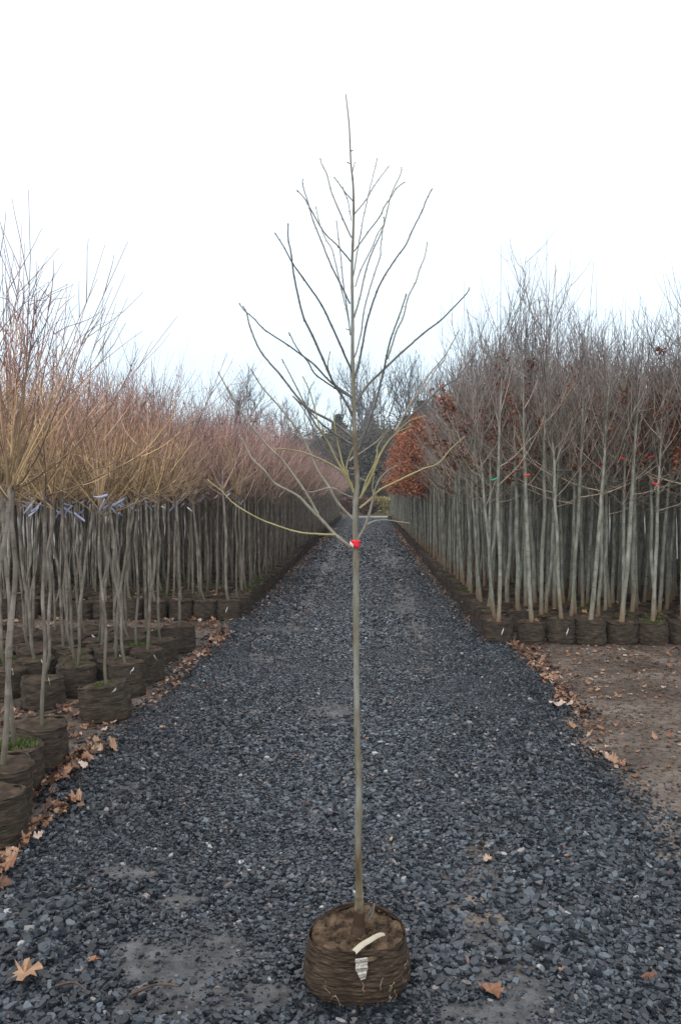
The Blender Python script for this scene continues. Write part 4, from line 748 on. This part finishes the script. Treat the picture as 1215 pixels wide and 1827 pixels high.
for a_ in [(622, 884, 64, 2.4, 'shrub_rust', 1, 'rust brown shrub left of the trunk at the end of the track'), (650, 888, 63, 1.8, 'shrub_rust', 2, 'rust brown shrub right behind the trunk at the end of the track'), (663, 884, 65, 1.7, 'shrub_rust', 3, 'dull red shrub beside the yellow bush'), (684, 886, 64, 1.5, 'shrub_yellow', 4, 'pale yellow bush at the end of the track')]: shrub(*a_)
for i_, (x, y, D, wd) in enumerate([(500, 790, 90, 9), (540, 768, 95, 10), (470, 785, 92, 9), (700, 762, 78, 8), (585, 762, 76, 9), (645, 750, 78, 10), (722, 765, 74, 7), (678, 748, 80, 10)]): shrub(x, y, D, wd, 'shrub_grey', 30 + i_, ['grey brown thicket beyond the left block', 'tall grey thicket left of the evergreens', 'thicket farthest left beyond the left block', 'dense thicket right of the track end', 'dark thicket left behind the track end', 'dark thicket centred behind the track end', 'thicket behind the rust leaved trees', 'thicket just left of the rust leaved trees'][i_], 'thicket', 16000, 'thicket')
# far wood closing the horizon
r = np.random.default_rng(77); n = 9000; x = r.uniform(-150, 150, n); y = 132 + r.uniform(-6, 8, n); h = 5 + 4 * fbm(x * .08, 0 * x, 3) * r.uniform(.6, 1.2, n); dx = r.normal(0, .6, n); P = np.stack([np.stack([x, y, 0 * x], -1), np.stack([x + dx * .3, y, h * .6], -1), np.stack([x + dx, y, h], -1)], 1)
tag(link('distant_wood', mesh_of('distant_wood', tubes(P, np.tile([.10, .07, .02], (n, 1)), 3, False), M['far_bark'])), 'grey line of bare woodland closing the horizon', 'woodland', kind='stuff')
vs = Geo(); c4 = [row(-40, 58.6, .03), row(40, 58.6, .03), row(60, 128, .03), row(-60, 128, .03)]; vs.add(np.array(c4), [[0, 1, 2, 3]])
M['verge'] = noisy('rough dead grass verge', [(.3, (.06, .05, .03)), (.5, (.11, .085, .055)), (.7, (.15, .12, .07))], .8, 1, .05, kind='pos')
M_h = bpy.data.materials.new('air'); M_h.use_nodes = True; t = M_h.node_tree; t.nodes.clear(); pv = t.nodes.new('ShaderNodeVolumePrincipled'); pv.inputs['Color'].default_value = (.86, .92, 1, 1); pv.inputs['Density'].default_value = .0012; pv.inputs['Anisotropy'].default_value = .2; oo = t.nodes.new('ShaderNodeOutputMaterial'); L(t, pv.outputs[0], oo.inputs['Volume'])
g = Geo(); hx, hy0, hy1, hz0, hz1 = 305, -65, 405, -1.1, 24
g.add([[x_, y_, z_] for z_ in (hz0, hz1) for y_ in (hy0, hy1) for x_ in (-hx, hx)], [[0, 2, 3, 1], [4, 5, 7, 6], [0, 1, 5, 4], [2, 6, 7, 3], [0, 4, 6, 2], [1, 3, 7, 5]]); tag(link('haze', mesh_of('haze', g, M_h, False)), 'thin pale damp air fading the far trees beyond the blocks', 'haze', kind='stuff')
tag(link('verge', mesh_of('verge', vs, M['verge'])), kind='structure')
# pale pipe across the end of the track
A_, B_ = ground(640, 923, .06), ground(729, 923, .06); tag(link('pipe', mesh_of('pipe', tubes(resample(np.array([A_, (A_ + B_) / 2 + np.array([0, .1, .01]), B_]), 16), np.full(16, .06), 10), plain('pale pipe', (.42, .44, .40), .5))), 'pale straight pipe lying across the far end of the gravel track', 'pipe')
